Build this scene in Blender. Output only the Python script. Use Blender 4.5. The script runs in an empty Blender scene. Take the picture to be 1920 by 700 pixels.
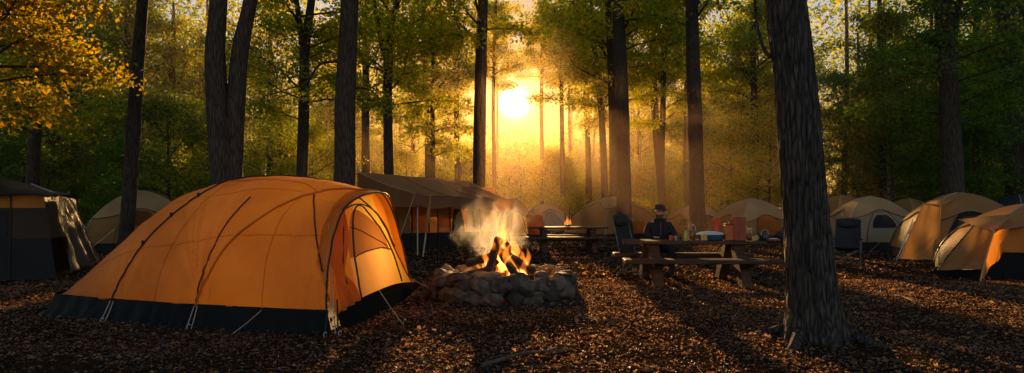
import bpy, bmesh, math, random
import numpy as np
from mathutils import Vector, Matrix, noise as mnoise

random.seed(7); np.random.seed(7)
R = math.radians; PI = math.pi
S = bpy.context.scene
COL = S.collection
# ------------------------------------------------------------------ view constants (level camera, eye 1.4 m)
F, EYE, HOR, CX = 1173.0, 1.4, 390.0, 960.0
def G(px, py):
    d = F * EYE / (py - HOR); return ((px - CX) / F * d, d)
def X(px, d): return (px - CX) / F * d
def Z(py, d): return EYE + (HOR - py) / F * d
SUN_EL, SUN_AZ = R(9.6), R(0.25)
SUN = Vector((math.sin(SUN_AZ) * math.cos(SUN_EL), math.cos(SUN_AZ) * math.cos(SUN_EL), math.sin(SUN_EL)))

# ------------------------------------------------------------------ materials
MATS = {}
class NT:
    def __init__(self, m): self.t = m.node_tree; self.t.nodes.clear()
    def n(self, typ, **kw):
        x = self.t.nodes.new(typ)
        for k, v in kw.items():
            if hasattr(x, k) and k not in ('Scale', 'Color'): setattr(x, k, v)
            else: x.inputs[k.replace('_', ' ')].default_value = v
        return x
    def l(self, a, ao, b, bi): self.t.links.new(a.outputs[ao], b.inputs[bi])
def newmat(name):
    m = bpy.data.materials.new(name); m.use_nodes = True; MATS[name] = m
    return m, NT(m)
def c4(c): return (c[0], c[1], c[2], 1.0)
def ramp(N, cols):
    r = N.n('ShaderNodeValToRGB'); e = r.color_ramp.elements
    while len(e) < len(cols): e.new(0.5)
    for i, (p, c) in enumerate(cols): e[i].position = p; e[i].color = c4(c)
    return r
def surf(name, c1, c2, scale=8, rough=.7, bump=.3, bdist=.02, stretch=(1, 1, 1), spec=.3, metal=0, coord='Object', detail=6):
    m, N = newmat(name)
    tc = N.n('ShaderNodeTexCoord'); mp = N.n('ShaderNodeMapping'); mp.inputs['Scale'].default_value = stretch
    N.l(tc, coord, mp, 'Vector')
    nz = N.n('ShaderNodeTexNoise'); nz.inputs['Scale'].default_value = scale; nz.inputs['Detail'].default_value = detail
    N.l(mp, 'Vector', nz, 'Vector')
    rp = ramp(N, [(.3, c1), (.7, c2)]); N.l(nz, 'Fac', rp, 'Fac')
    p = N.n('ShaderNodeBsdfPrincipled'); p.inputs['Roughness'].default_value = rough
    p.inputs['Specular IOR Level'].default_value = spec; p.inputs['Metallic'].default_value = metal
    N.l(rp, 'Color', p, 'Base Color')
    b = N.n('ShaderNodeBump'); b.inputs['Strength'].default_value = bump; b.inputs['Distance'].default_value = bdist
    N.l(nz, 'Fac', b, 'Height'); N.l(b, 'Normal', p, 'Normal')
    o = N.n('ShaderNodeOutputMaterial'); N.l(p, 'BSDF', o, 'Surface')
    return m
def fabric(name, col, tcol=None, trans=.45, rough=.55, bump=.35, var=.25, spec=.25):
    m, N = newmat(name); tcol = tcol or col
    tc = N.n('ShaderNodeTexCoord')
    mp = N.n('ShaderNodeMapping'); mp.inputs['Scale'].default_value = (1, 1, .35); N.l(tc, 'Object', mp, 'Vector')
    nz = N.n('ShaderNodeTexNoise'); nz.inputs['Scale'].default_value = 5; nz.inputs['Detail'].default_value = 7; nz.inputs['Distortion'].default_value = .6
    N.l(mp, 'Vector', nz, 'Vector')
    n2 = N.n('ShaderNodeTexNoise'); n2.inputs['Scale'].default_value = 1.3; n2.inputs['Detail'].default_value = 3; N.l(tc, 'Object', n2, 'Vector')
    d = tuple(max(0, x * (1 - var)) for x in col); u = tuple(min(1, x * (1 + var * .5)) for x in col)
    rp = ramp(N, [(.3, d), (.7, u)]); N.l(n2, 'Fac', rp, 'Fac')
    p = N.n('ShaderNodeBsdfPrincipled'); p.inputs['Roughness'].default_value = rough; p.inputs['Specular IOR Level'].default_value = spec
    N.l(rp, 'Color', p, 'Base Color')
    b = N.n('ShaderNodeBump'); b.inputs['Strength'].default_value = bump; b.inputs['Distance'].default_value = .03
    N.l(nz, 'Fac', b, 'Height'); N.l(b, 'Normal', p, 'Normal')
    o = N.n('ShaderNodeOutputMaterial')
    if trans > 0:
        t = N.n('ShaderNodeBsdfTranslucent'); t.inputs['Color'].default_value = c4(tcol); N.l(b, 'Normal', t, 'Normal')
        mx = N.n('ShaderNodeMixShader'); mx.inputs['Fac'].default_value = trans
        N.l(p, 'BSDF', mx, 1); N.l(t, 'BSDF', mx, 2); N.l(mx, 'Shader', o, 'Surface')
    else: N.l(p, 'BSDF', o, 'Surface')
    return m
def bark(name, c1, c2, ridge=26, bump=.9, dist=.04, rough=.85, st=.13):
    m, N = newmat(name)
    tc = N.n('ShaderNodeTexCoord'); mp = N.n('ShaderNodeMapping'); mp.inputs['Scale'].default_value = (1, 1, st); N.l(tc, 'Object', mp, 'Vector')
    nz = N.n('ShaderNodeTexNoise'); nz.inputs['Scale'].default_value = ridge; nz.inputs['Detail'].default_value = 6; nz.inputs['Distortion'].default_value = .4
    N.l(mp, 'Vector', nz, 'Vector')
    vo = N.n('ShaderNodeTexVoronoi'); vo.feature = 'DISTANCE_TO_EDGE'; vo.inputs['Scale'].default_value = ridge * .9; N.l(mp, 'Vector', vo, 'Vector')
    ad = N.n('ShaderNodeMath', operation='MULTIPLY_ADD'); N.l(vo, 'Distance', ad, 0); ad.inputs[1].default_value = 1.6; N.l(nz, 'Fac', ad, 2)
    rp = ramp(N, [(.35, c1), (1.0, c2)]); N.l(ad, 'Value', rp, 'Fac')
    p = N.n('ShaderNodeBsdfPrincipled'); p.inputs['Roughness'].default_value = rough; p.inputs['Specular IOR Level'].default_value = .2
    N.l(rp, 'Color', p, 'Base Color')
    b = N.n('ShaderNodeBump'); b.inputs['Strength'].default_value = bump; b.inputs['Distance'].default_value = dist
    N.l(ad, 'Value', b, 'Height'); N.l(b, 'Normal', p, 'Normal')
    o = N.n('ShaderNodeOutputMaterial'); N.l(p, 'BSDF', o, 'Surface')
    return m
def leafmat(name, c1, c2, c3, t1, t2, t3, trans=.5, rough=.5, objcol=True, spec=.3):
    m, N = newmat(name)
    g = N.n('ShaderNodeNewGeometry')
    rp = ramp(N, [(.1, c1), (.55, c2), (.95, c3)]); N.l(g, 'Random Per Island', rp, 'Fac')
    rt = ramp(N, [(.1, t1), (.55, t2), (.95, t3)]); N.l(g, 'Random Per Island', rt, 'Fac')
    p = N.n('ShaderNodeBsdfPrincipled'); p.inputs['Roughness'].default_value = rough; p.inputs['Specular IOR Level'].default_value = spec
    t = N.n('ShaderNodeBsdfTranslucent')
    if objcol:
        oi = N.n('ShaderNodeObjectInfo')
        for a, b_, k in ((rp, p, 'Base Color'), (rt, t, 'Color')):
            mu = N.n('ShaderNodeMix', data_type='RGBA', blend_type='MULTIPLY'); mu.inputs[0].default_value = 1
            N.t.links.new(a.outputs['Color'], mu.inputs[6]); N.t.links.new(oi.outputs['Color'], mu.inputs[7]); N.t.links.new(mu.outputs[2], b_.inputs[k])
    else:
        N.l(rp, 'Color', p, 'Base Color'); N.l(rt, 'Color', t, 'Color')
    mx = N.n('ShaderNodeMixShader'); mx.inputs['Fac'].default_value = trans
    N.l(p, 'BSDF', mx, 1); N.l(t, 'BSDF', mx, 2)
    o = N.n('ShaderNodeOutputMaterial'); N.l(mx, 'Shader', o, 'Surface')
    return m
def emit(name, col, st):
    m, N = newmat(name); e = N.n('ShaderNodeEmission'); e.inputs['Color'].default_value = c4(col); e.inputs['Strength'].default_value = st
    o = N.n('ShaderNodeOutputMaterial'); N.l(e, 'Emission', o, 'Surface'); return m
def vol_emit(name, col, st):
    m, N = newmat(name); e = N.n('ShaderNodeEmission'); e.inputs['Color'].default_value = c4(col); e.inputs['Strength'].default_value = st
    o = N.n('ShaderNodeOutputMaterial'); N.l(e, 'Emission', o, 'Volume'); return m

M = MATS
bark('bark', (.022, .016, .013), (.10, .074, .058))
bark('bark_big', (.009, .007, .006), (.125, .10, .085), ridge=27, bump=1.0, dist=.06, st=.15)
bark('bark_pale', (.10, .09, .085), (.32, .30, .28), ridge=12, bump=.4)
leafmat('leaf', (.035, .075, .024), (.06, .11, .022), (.14, .125, .018), (.24, .40, .02), (.55, .62, .03), (.95, .70, .03), trans=.6)
leafmat('litter', (.048, .042, .038), (.105, .086, .074), (.27, .19, .135), (.22, .11, .045), (.55, .27, .10), (.95, .50, .18), trans=.38, rough=.6, objcol=False, spec=.14)
surf('twig', (.05, .035, .025), (.17, .12, .08), 30, .8, .4, .01)
surf('stone', (.034, .029, .025), (.16, .13, .105), 7, .8, .8, .03, detail=10)
surf('wood', (.030, .013, .007), (.12, .055, .026), 14, .6, .5, .01, stretch=(.25, 3, 3), spec=.25)
surf('metal_dark', (.04, .04, .042), (.09, .09, .092), 20, .4, .1, .002, metal=.6)
surf('metal_grey', (.10, .10, .105), (.18, .18, .18), 20, .4, .1, .002, metal=.5)
surf('metal_pale', (.45, .45, .45), (.6, .6, .6), 20, .35, .1, .002, metal=.8)
surf('rope', (.4, .3, .2), (.6, .5, .35), 60, .8, .3, .002)
surf('trim_black', (.012, .012, .013), (.03, .03, .032), 30, .6, .2, .004)
fabric('orange', (.62, .205, .02), (.94, .33, .022), .31, bump=.6, var=.4)
fabric('orange_front', (.62, .22, .025), (1.0, .38, .04), .55)
fabric('yellow', (.75, .40, .04), (1.0, .62, .08), .6)
fabric('door_pale', (.72, .36, .10), (1.0, .52, .14), .55)
fabric('window_mesh', (.20, .09, .03), (.50, .20, .05), .5, rough=.8)
fabric('skirt', (.008, .0085, .0095), trans=0, rough=.55, bump=.6, spec=.08)
fabric('skirt_matt', (.012, .013, .015), trans=0, rough=.9, spec=0)
fabric('tan', (.50, .29, .11), (.95, .58, .22), .5)
fabric('tan_light', (.62, .43, .22), (.98, .68, .34), .45)
fabric('tan_gold', (.46, .25, .08), (.50, .25, .055), .4)
fabric('beige', (.44, .32, .20), (.7, .5, .3), .35)
fabric('grey_fabric', (.35, .34, .34), (.6, .5, .42), .35)
fabric('charcoal', (.018, .018, .020), (.03, .03, .03), .1, rough=.6, spec=.2)
fabric('brown_canvas', (.30, .15, .075), (.6, .25, .08), .4)
fabric('roof_canvas', (.56, .27, .11), (.98, .60, .27), .5, rough=.45, spec=.4)
fabric('navy', (.03, .045, .08), (.05, .08, .12), .2)
fabric('glow_window', (.6, .25, .05), (1.0, .5, .1), .75)
fabric('dark_brown', (.055, .032, .02), (.2, .09, .03), .3)
fabric('smoke_plastic', (.12, .11, .11), (.30, .2, .14), .3, rough=.25, spec=.6, bump=.8)
fabric('black_canvas', (.028, .028, .032), (.05, .05, .05), .1, rough=.6)
fabric('green_canvas', (.042, .044, .036), (.07, .07, .04), .15, rough=.7)
fabric('jacket', (.02, .02, .026), trans=0, rough=.8)
fabric('trousers', (.03, .035, .05), trans=0, rough=.85)
surf('skin', (.42, .22, .14), (.55, .31, .21), 12, .5, .1, .003)
surf('beard', (.05, .03, .02), (.12, .08, .05), 60, .9, .6, .006)
fabric('hat', (.04, .036, .034), trans=0, rough=.9)
surf('lens_dark', (.01, .01, .01), (.015, .015, .015), 5, .1, 0, .001, spec=.6)
surf('charred', (.008, .007, .006), (.055, .04, .03), 16, .85, .9, .02, stretch=(1, 1, .3))
surf('red_paint', (.38, .03, .03), (.5, .05, .04), 10, .35, .05, .002, spec=.5)
surf('orange_box', (.46, .11, .04), (.62, .18, .06), 10, .5, .1, .002)
surf('brown_box', (.30, .065, .035), (.42, .10, .05), 10, .5, .1, .002)
surf('green_glass', (.30, .38, .03), (.45, .5, .05), 10, .15, 0, .001, spec=.6)
surf('brown_glass', (.10, .04, .02), (.16, .06, .03), 10, .15, 0, .001, spec=.6)
surf('blue_plastic', (.03, .07, .11), (.05, .10, .15), 10, .4, .05, .002)
surf('white_plastic', (.55, .56, .55), (.7, .7, .68), 10, .4, .05, .002)
surf('yellow_plastic', (.65, .36, .04), (.75, .44, .06), 10, .45, .05, .002)
surf('petal', (.7, .55, .2), (.85, .75, .5), 30, .6, .1, .004)
surf('soil', (.1, .07, .05), (.2, .1, .05), 10)
# ground
def stone_tones():
    t = M['stone'].node_tree; p = [n for n in t.nodes if n.type == 'BSDF_PRINCIPLED'][0]; src = p.inputs['Base Color'].links[0].from_socket
    oi = t.nodes.new('ShaderNodeObjectInfo'); r = t.nodes.new('ShaderNodeValToRGB'); e = r.color_ramp.elements; e[0].color = (.45, .42, .40, 1); e[1].color = (1.5, 1.35, 1.2, 1)
    m = t.nodes.new('ShaderNodeMix'); m.data_type = 'RGBA'; m.blend_type = 'MULTIPLY'; m.inputs[0].default_value = 1
    t.links.new(oi.outputs['Random'], r.inputs[0]); t.links.new(src, m.inputs[6]); t.links.new(r.outputs[0], m.inputs[7]); t.links.new(m.outputs[2], p.inputs['Base Color'])
stone_tones()
def ground_mat():
    m, N = newmat('ground_soil')
    tc = N.n('ShaderNodeTexCoord')
    n1 = N.n('ShaderNodeTexNoise'); n1.inputs['Scale'].default_value = .35; n1.inputs['Detail'].default_value = 8
    n2 = N.n('ShaderNodeTexNoise'); n2.inputs['Scale'].default_value = 14; n2.inputs['Detail'].default_value = 8
    vo = N.n('ShaderNodeTexVoronoi'); vo.inputs['Scale'].default_value = 16
    for x in (n1, n2, vo): N.l(tc, 'Object', x, 'Vector')
    r1 = ramp(N, [(.3, (.022, .017, .014)), (.7, (.050, .034, .024))]); N.l(n1, 'Fac', r1, 'Fac')
    r2 = ramp(N, [(.0, (.35, .3, .25)), (.35, (.8, .7, .6)), (1, (1.9, 1.4, 1.0))]); N.l(vo, 'Color', r2, 'Fac')
    mu = N.n('ShaderNodeMix', data_type='RGBA', blend_type='MULTIPLY'); mu.inputs[0].default_value = .8
    N.t.links.new(r1.outputs[0], mu.inputs[6]); N.t.links.new(r2.outputs[0], mu.inputs[7])
    p = N.n('ShaderNodeBsdfPrincipled'); p.inputs['Roughness'].default_value = 1; p.inputs['Specular IOR Level'].default_value = 0
    N.t.links.new(mu.outputs[2], p.inputs['Base Color'])
    ad = N.n('ShaderNodeMath', operation='ADD'); N.l(n2, 'Fac', ad, 0); N.l(vo, 'Distance', ad, 1)
    b = N.n('ShaderNodeBump'); b.inputs['Strength'].default_value = 1.0; b.inputs['Distance'].default_value = .06
    N.l(ad, 'Value', b, 'Height'); N.l(b, 'Normal', p, 'Normal')
    o = N.n('ShaderNodeOutputMaterial'); N.l(p, 'BSDF', o, 'Surface')
ground_mat()
# glowing ember material
def ember_mat():
    m, N = newmat('ember')
    tc = N.n('ShaderNodeTexCoord'); nz = N.n('ShaderNodeTexNoise'); nz.inputs['Scale'].default_value = 14; nz.inputs['Detail'].default_value = 6
    N.l(tc, 'Object', nz, 'Vector')
    rp = ramp(N, [(.45, (.0, .0, .0)), (.56, (1, .12, .01)), (.72, (1, .45, .08))]); N.l(nz, 'Fac', rp, 'Fac')
    p = N.n('ShaderNodeBsdfPrincipled'); p.inputs['Base Color'].default_value = (.012, .01, .009, 1); p.inputs['Roughness'].default_value = .9
    N.l(rp, 'Color', p, 'Emission Color'); p.inputs['Emission Strength'].default_value = 2.5
    o = N.n('ShaderNodeOutputMaterial'); N.l(p, 'BSDF', o, 'Surface')
ember_mat()
def log_mat():
    m, N = newmat('burning_log')
    tc = N.n('ShaderNodeTexCoord'); nz = N.n('ShaderNodeTexNoise'); nz.inputs['Scale'].default_value = 11; nz.inputs['Detail'].default_value = 8
    N.l(tc, 'Object', nz, 'Vector')
    sp = N.n('ShaderNodeSeparateXYZ'); N.l(tc, 'Object', sp, 'Vector')
    mr = N.n('ShaderNodeMapRange'); mr.inputs['From Min'].default_value = .50; mr.inputs['From Max'].default_value = .12; mr.inputs['To Min'].default_value = -.25; mr.inputs['To Max'].default_value = .12
    N.l(sp, 'Z', mr, 'Value')
    ad = N.n('ShaderNodeMath', operation='ADD'); N.l(nz, 'Fac', ad, 0); N.l(mr, 'Result', ad, 1)
    rp = ramp(N, [(.52, (.0, .0, .0)), (.60, (1, .10, .01)), (.75, (1, .40, .06))]); N.l(ad, 'Value', rp, 'Fac')
    rb = ramp(N, [(.35, (.004, .0035, .003)), (.7, (.03, .02, .014))]); N.l(nz, 'Fac', rb, 'Fac')
    p = N.n('ShaderNodeBsdfPrincipled'); p.inputs['Roughness'].default_value = .85
    N.l(rb, 'Color', p, 'Base Color'); N.l(rp, 'Color', p, 'Emission Color'); p.inputs['Emission Strength'].default_value = 2.0
    b = N.n('ShaderNodeBump'); b.inputs['Strength'].default_value = .9; b.inputs['Distance'].default_value = .02; N.l(nz, 'Fac', b, 'Height'); N.l(b, 'Normal', p, 'Normal')
    o = N.n('ShaderNodeOutputMaterial'); N.l(p, 'BSDF', o, 'Surface')
log_mat()
vol_emit('flame_outer', (1, .24, .02), 15.0)
vol_emit('flame_inner', (1, .50, .10), 34.0)
def smoke_mat():
    m, N = newmat('smoke_vapour')
    tc = N.n('ShaderNodeTexCoord')
    nz = N.n('ShaderNodeTexNoise'); nz.inputs['Scale'].default_value = 3.6; nz.inputs['Detail'].default_value = 8; nz.inputs['Roughness'].default_value = .66; nz.inputs['Distortion'].default_value = 1.1
    ms = N.n('ShaderNodeMapping'); ms.inputs['Scale'].default_value = (1.15, 1.15, .7); ms.inputs['Rotation'].default_value = (0, .35, 0); N.l(tc, 'Object', ms, 'Vector'); N.l(ms, 'Vector', nz, 'Vector')
    # soft falloff towards the hull, in generated 0..1 box space
    mp = N.n('ShaderNodeMapping'); mp.inputs['Location'].default_value = (-1, -1, -1); mp.inputs['Scale'].default_value = (2, 2, 2)
    N.l(tc, 'Generated', mp, 'Vector')
    ln = N.n('ShaderNodeVectorMath', operation='LENGTH'); N.l(mp, 'Vector', ln, 0)
    fo = N.n('ShaderNodeMapRange'); fo.inputs['From Min'].default_value = 1.0; fo.inputs['From Max'].default_value = .15; fo.inputs['To Min'].default_value = -.30; fo.inputs['To Max'].default_value = .16
    N.l(ln, 'Value', fo, 'Value')
    ad = N.n('ShaderNodeMath', operation='ADD'); N.l(nz, 'Fac', ad, 0); N.l(fo, 'Result', ad, 1)
    de = N.n('ShaderNodeMapRange'); de.inputs['From Min'].default_value = .47; de.inputs['From Max'].default_value = .80; de.inputs['To Min'].default_value = 0; de.inputs['To Max'].default_value = 2.3
    N.l(ad, 'Value', de, 'Value')
    v = N.n('ShaderNodeVolumeScatter'); v.inputs['Color'].default_value = (.97, .92, .86, 1); v.inputs['Anisotropy'].default_value = .55
    N.l(de, 'Result', v, 'Density')
    o = N.n('ShaderNodeOutputMaterial'); N.l(v, 'Volume', o, 'Volume')
smoke_mat()
HAZE_DENS = .0026
def haze_mat():
    m, N = newmat('haze_air')
    v = N.n('ShaderNodeVolumeScatter'); v.inputs['Color'].default_value = (1, .64, .34, 1); v.inputs['Density'].default_value = HAZE_DENS; v.inputs['Anisotropy'].default_value = .67
    v2 = N.n('ShaderNodeVolumeScatter'); v2.inputs['Color'].default_value = (1, .78, .5, 1); v2.inputs['Density'].default_value = .00018; v2.inputs['Anisotropy'].default_value = .86
    a = N.n('ShaderNodeAddShader'); N.l(v, 'Volume', a, 0); N.l(v2, 'Volume', a, 1)
    o = N.n('ShaderNodeOutputMaterial'); N.l(a, 'Shader', o, 'Volume')
haze_mat()

# ------------------------------------------------------------------ mesh helpers
class MB:
    def __init__(s): s.v = []; s.f = []
    def add(s, vs, fs):
        k = len(s.v); s.v += [tuple(p) for p in vs]; s.f += [tuple(i + k for i in f) for f in fs]
    def box(s, c, size, rot=None, taper=1.0, bev=0.0):
        hx, hy, hz = size[0] / 2, size[1] / 2, size[2] / 2
        if bev <= 0: bev = min(size) * .06
        prof = [(-hz, bev), (-hz + bev, 0), (hz - bev, 0), (hz, bev)]
        vs = []; 
        for z, ins in prof:
            k = taper if z > 0 else 1
            ax, ay = hx * k - ins, hy * k - ins; cx, cy = hx * k, hy * k; b = bev
            if ins: pts = [(-ax, -ay + b), (-ax + b, -ay), (ax - b, -ay), (ax, -ay + b), (ax, ay - b), (ax - b, ay), (-ax + b, ay), (-ax, ay - b)]
            else: pts = [(-cx, -cy + b), (-cx + b, -cy), (cx - b, -cy), (cx, -cy + b), (cx, cy - b), (cx - b, cy), (-cx + b, cy), (-cx, cy - b)]
            vs += [(x, y, z) for x, y in pts]
        fs = []
        for r in range(3):
            for i in range(8):
                j = (i + 1) % 8; fs.append((r * 8 + i, r * 8 + j, r * 8 + 8 + j, r * 8 + 8 + i))
        fs.append(tuple(reversed(range(8)))); fs.append(tuple(range(24, 32)))
        Rm = rot if rot is not None else Matrix.Identity(3)
        c = Vector(c); s.add([c + Rm @ Vector(p) for p in vs], fs)
    def tube(s, pts, rad, n=8, cap=True):
        pts = [Vector(p) for p in pts]; m = len(pts)
        if not hasattr(rad, '__len__'): rad = [rad] * m
        t0 = (pts[1] - pts[0]).normalized(); up = Vector((0, 0, 1)) if abs(t0.z) < .9 else Vector((1, 0, 0))
        a = t0.cross(up).normalized(); vs = []
        for i in range(m):
            t = (pts[min(i + 1, m - 1)] - pts[max(i - 1, 0)]).normalized()
            a = (a - t * a.dot(t)); a = a.normalized() if a.length > 1e-6 else t.orthogonal().normalized()
            b = t.cross(a)
            for k in range(n):
                q = 2 * PI * k / n; vs.append(pts[i] + (a * math.cos(q) + b * math.sin(q)) * rad[i])
        fs = [(i * n + k, i * n + (k + 1) % n, (i + 1) * n + (k + 1) % n, (i + 1) * n + k) for i in range(m - 1) for k in range(n)]
        if cap: fs.append(tuple(reversed(range(n)))); fs.append(tuple(range((m - 1) * n, m * n)))
        s.add(vs, fs)
    def lathe(s, prof, n=16, c=(0, 0, 0), sx=1, sy=1, cap=True):
        c = Vector(c); vs = []; m = len(prof)
        for r, z in prof:
            for k in range(n): vs.append(c + Vector((r * sx * math.cos(2 * PI * k / n), r * sy * math.sin(2 * PI * k / n), z)))
        fs = [(i * n + k, i * n + (k + 1) % n, (i + 1) * n + (k + 1) % n, (i + 1) * n + k) for i in range(m - 1) for k in range(n)]
        if cap: fs.append(tuple(reversed(range(n)))); fs.append(tuple(range((m - 1) * n, m * n)))
        s.add(vs, fs)
    def grid(s, P, closed=False):
        m, n = len(P), len(P[0]); vs = [p for row in P for p in row]
        fs = [(i * n + j, i * n + (j + 1) % n, (i + 1) * n + (j + 1) % n, (i + 1) * n + j) for i in range(m - 1) for j in range(n if closed else n - 1)]
        s.add(vs, fs)
    def poly(s, pts): s.add(pts, [tuple(range(len(pts)))])
    def blob(s, c, size, seed=0, amp=.25, fr=1.3, sub=2, rot=None, box=.82):
        bm = bmesh.new(); bmesh.ops.create_icosphere(bm, subdivisions=sub, radius=1)
        off = Vector((seed * 3.17, seed * 1.31, seed * 7.7)); Rm = rot or Matrix.Identity(3)
        vs = []
        for v in bm.verts:
            p = v.co.copy(); q = p * (1 + amp * mnoise.noise(p * fr + off) + amp * .4 * mnoise.noise(p * fr * 2.7 + off))
            p2 = Vector([math.copysign(abs(x) ** box, x) for x in q])
            vs.append(Vector(c) + Rm @ Vector((p2.x * size[0], p2.y * size[1], p2.z * size[2])))
        fs = [tuple(l.vert.index for l in f.loops) for f in bm.faces]
        bm.verts.index_update(); s.add(vs, fs); bm.free()
    def build(s, name, mat, parent=None, smooth=True, label=None, off=None):
        me = bpy.data.meshes.new(name)
        vs = s.v if off is None else [(p[0] - off[0], p[1] - off[1], p[2] - off[2]) for p in s.v]
        me.from_pydata(vs, [], s.f)
        if smooth: me.polygons.foreach_set('use_smooth', [True] * len(me.polygons))
        mats = mat if isinstance(mat, (list, tuple)) else [mat]
        for x in mats: me.materials.append(M[x])
        o = bpy.data.objects.new(name, me); COL.objects.link(o)
        if parent is not None: o.parent = parent
        if label: o['label'] = label
        if smooth: 
            try: me.set_sharp_from_angle(angle=R(38))
            except Exception: pass
        return o
def tag(o, label=None, cat=None, group=None, kind=None):
    if label: o['label'] = label
    if cat: o['category'] = cat
    if group: o['group'] = group
    if kind: o['kind'] = kind
    return o
def thing(name, label, cat, loc=(0, 0, 0), rz=0, group=None):
    o = bpy.data.objects.new(name, None); COL.objects.link(o); o.location = loc; o.rotation_euler = (0, 0, rz)
    o.empty_display_size = .2
    return tag(o, label, cat, group)
def copy_tree(o, parent=None):
    c = o.copy(); COL.objects.link(c); c.parent = parent
    for ch in list(o.children): copy_tree(ch, c)
    return c
def rotz(a): return Matrix.Rotation(a, 3, 'Z')
def eul(x, y, z): return (Matrix.Rotation(z, 3, 'Z') @ Matrix.Rotation(y, 3, 'Y') @ Matrix.Rotation(x, 3, 'X'))
def lerp(a, b, t): return a + (b - a) * t
def bez(p, n):  # catmull-rom through points
    p = [Vector(q) for q in p]; out = []; m = len(p)
    for i in range(m - 1):
        a, b, c, d = p[max(i - 1, 0)], p[i], p[i + 1], p[min(i + 2, m - 1)]
        for k in range(n):
            t = k / n; out.append(.5 * ((2 * b) + (c - a) * t + (2 * a - 5 * b + 4 * c - d) * t * t + (3 * b - a - 3 * c + d) * t ** 3))
    out.append(p[-1]); return out
def fastmesh(name, V, Fc, mats, mi=None, smooth=False):
    me = bpy.data.meshes.new(name); k = Fc.shape[1]
    me.vertices.add(len(V)); me.vertices.foreach_set('co', V.astype(np.float32).ravel())
    me.loops.add(Fc.size); me.loops.foreach_set('vertex_index', Fc.astype(np.int32).ravel())
    me.polygons.add(len(Fc)); me.polygons.foreach_set('loop_start', np.arange(0, Fc.size, k, dtype=np.int32))
    if mi is not None: me.polygons.foreach_set('material_index', mi.astype(np.int32))
    if smooth: me.polygons.foreach_set('use_smooth', np.ones(len(Fc), dtype=bool))
    for x in mats: me.materials.append(M[x])
    me.update(calc_edges=True); me.validate(); return me
def leaf_arrays(P, Nrm, Dir, Ln, Wd, fold=.25):
    """rhombic leaves folded along the midrib: P base points, Nrm normals, Dir growth directions"""
    Dir = Dir - Nrm * (Dir * Nrm).sum(1, keepdims=True); Dir /= np.linalg.norm(Dir, axis=1, keepdims=True) + 1e-9
    Sd = np.cross(Nrm, Dir); n = len(P); L = Ln[:, None]; W = Wd[:, None]
    tip = P + Dir * L - Nrm * L * .15; mid = P + Dir * L * .45
    a = mid + Sd * W * .5 + Nrm * W * fold; b = mid - Sd * W * .5 + Nrm * W * fold
    V = np.stack([P, a, tip, b], 1).reshape(-1, 3); k = np.arange(n)[:, None] * 4
    Fc = np.concatenate([k + np.array([[0, 1, 2]]), k + np.array([[0, 2, 3]])], 1).reshape(-1, 3)
    return V, Fc
def rnd_normals(n, tilt, rng):
    N_ = rng.normal(size=(n, 3)) * tilt; N_[:, 2] += 1; return N_ / np.linalg.norm(N_, axis=1, keepdims=True)

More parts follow.
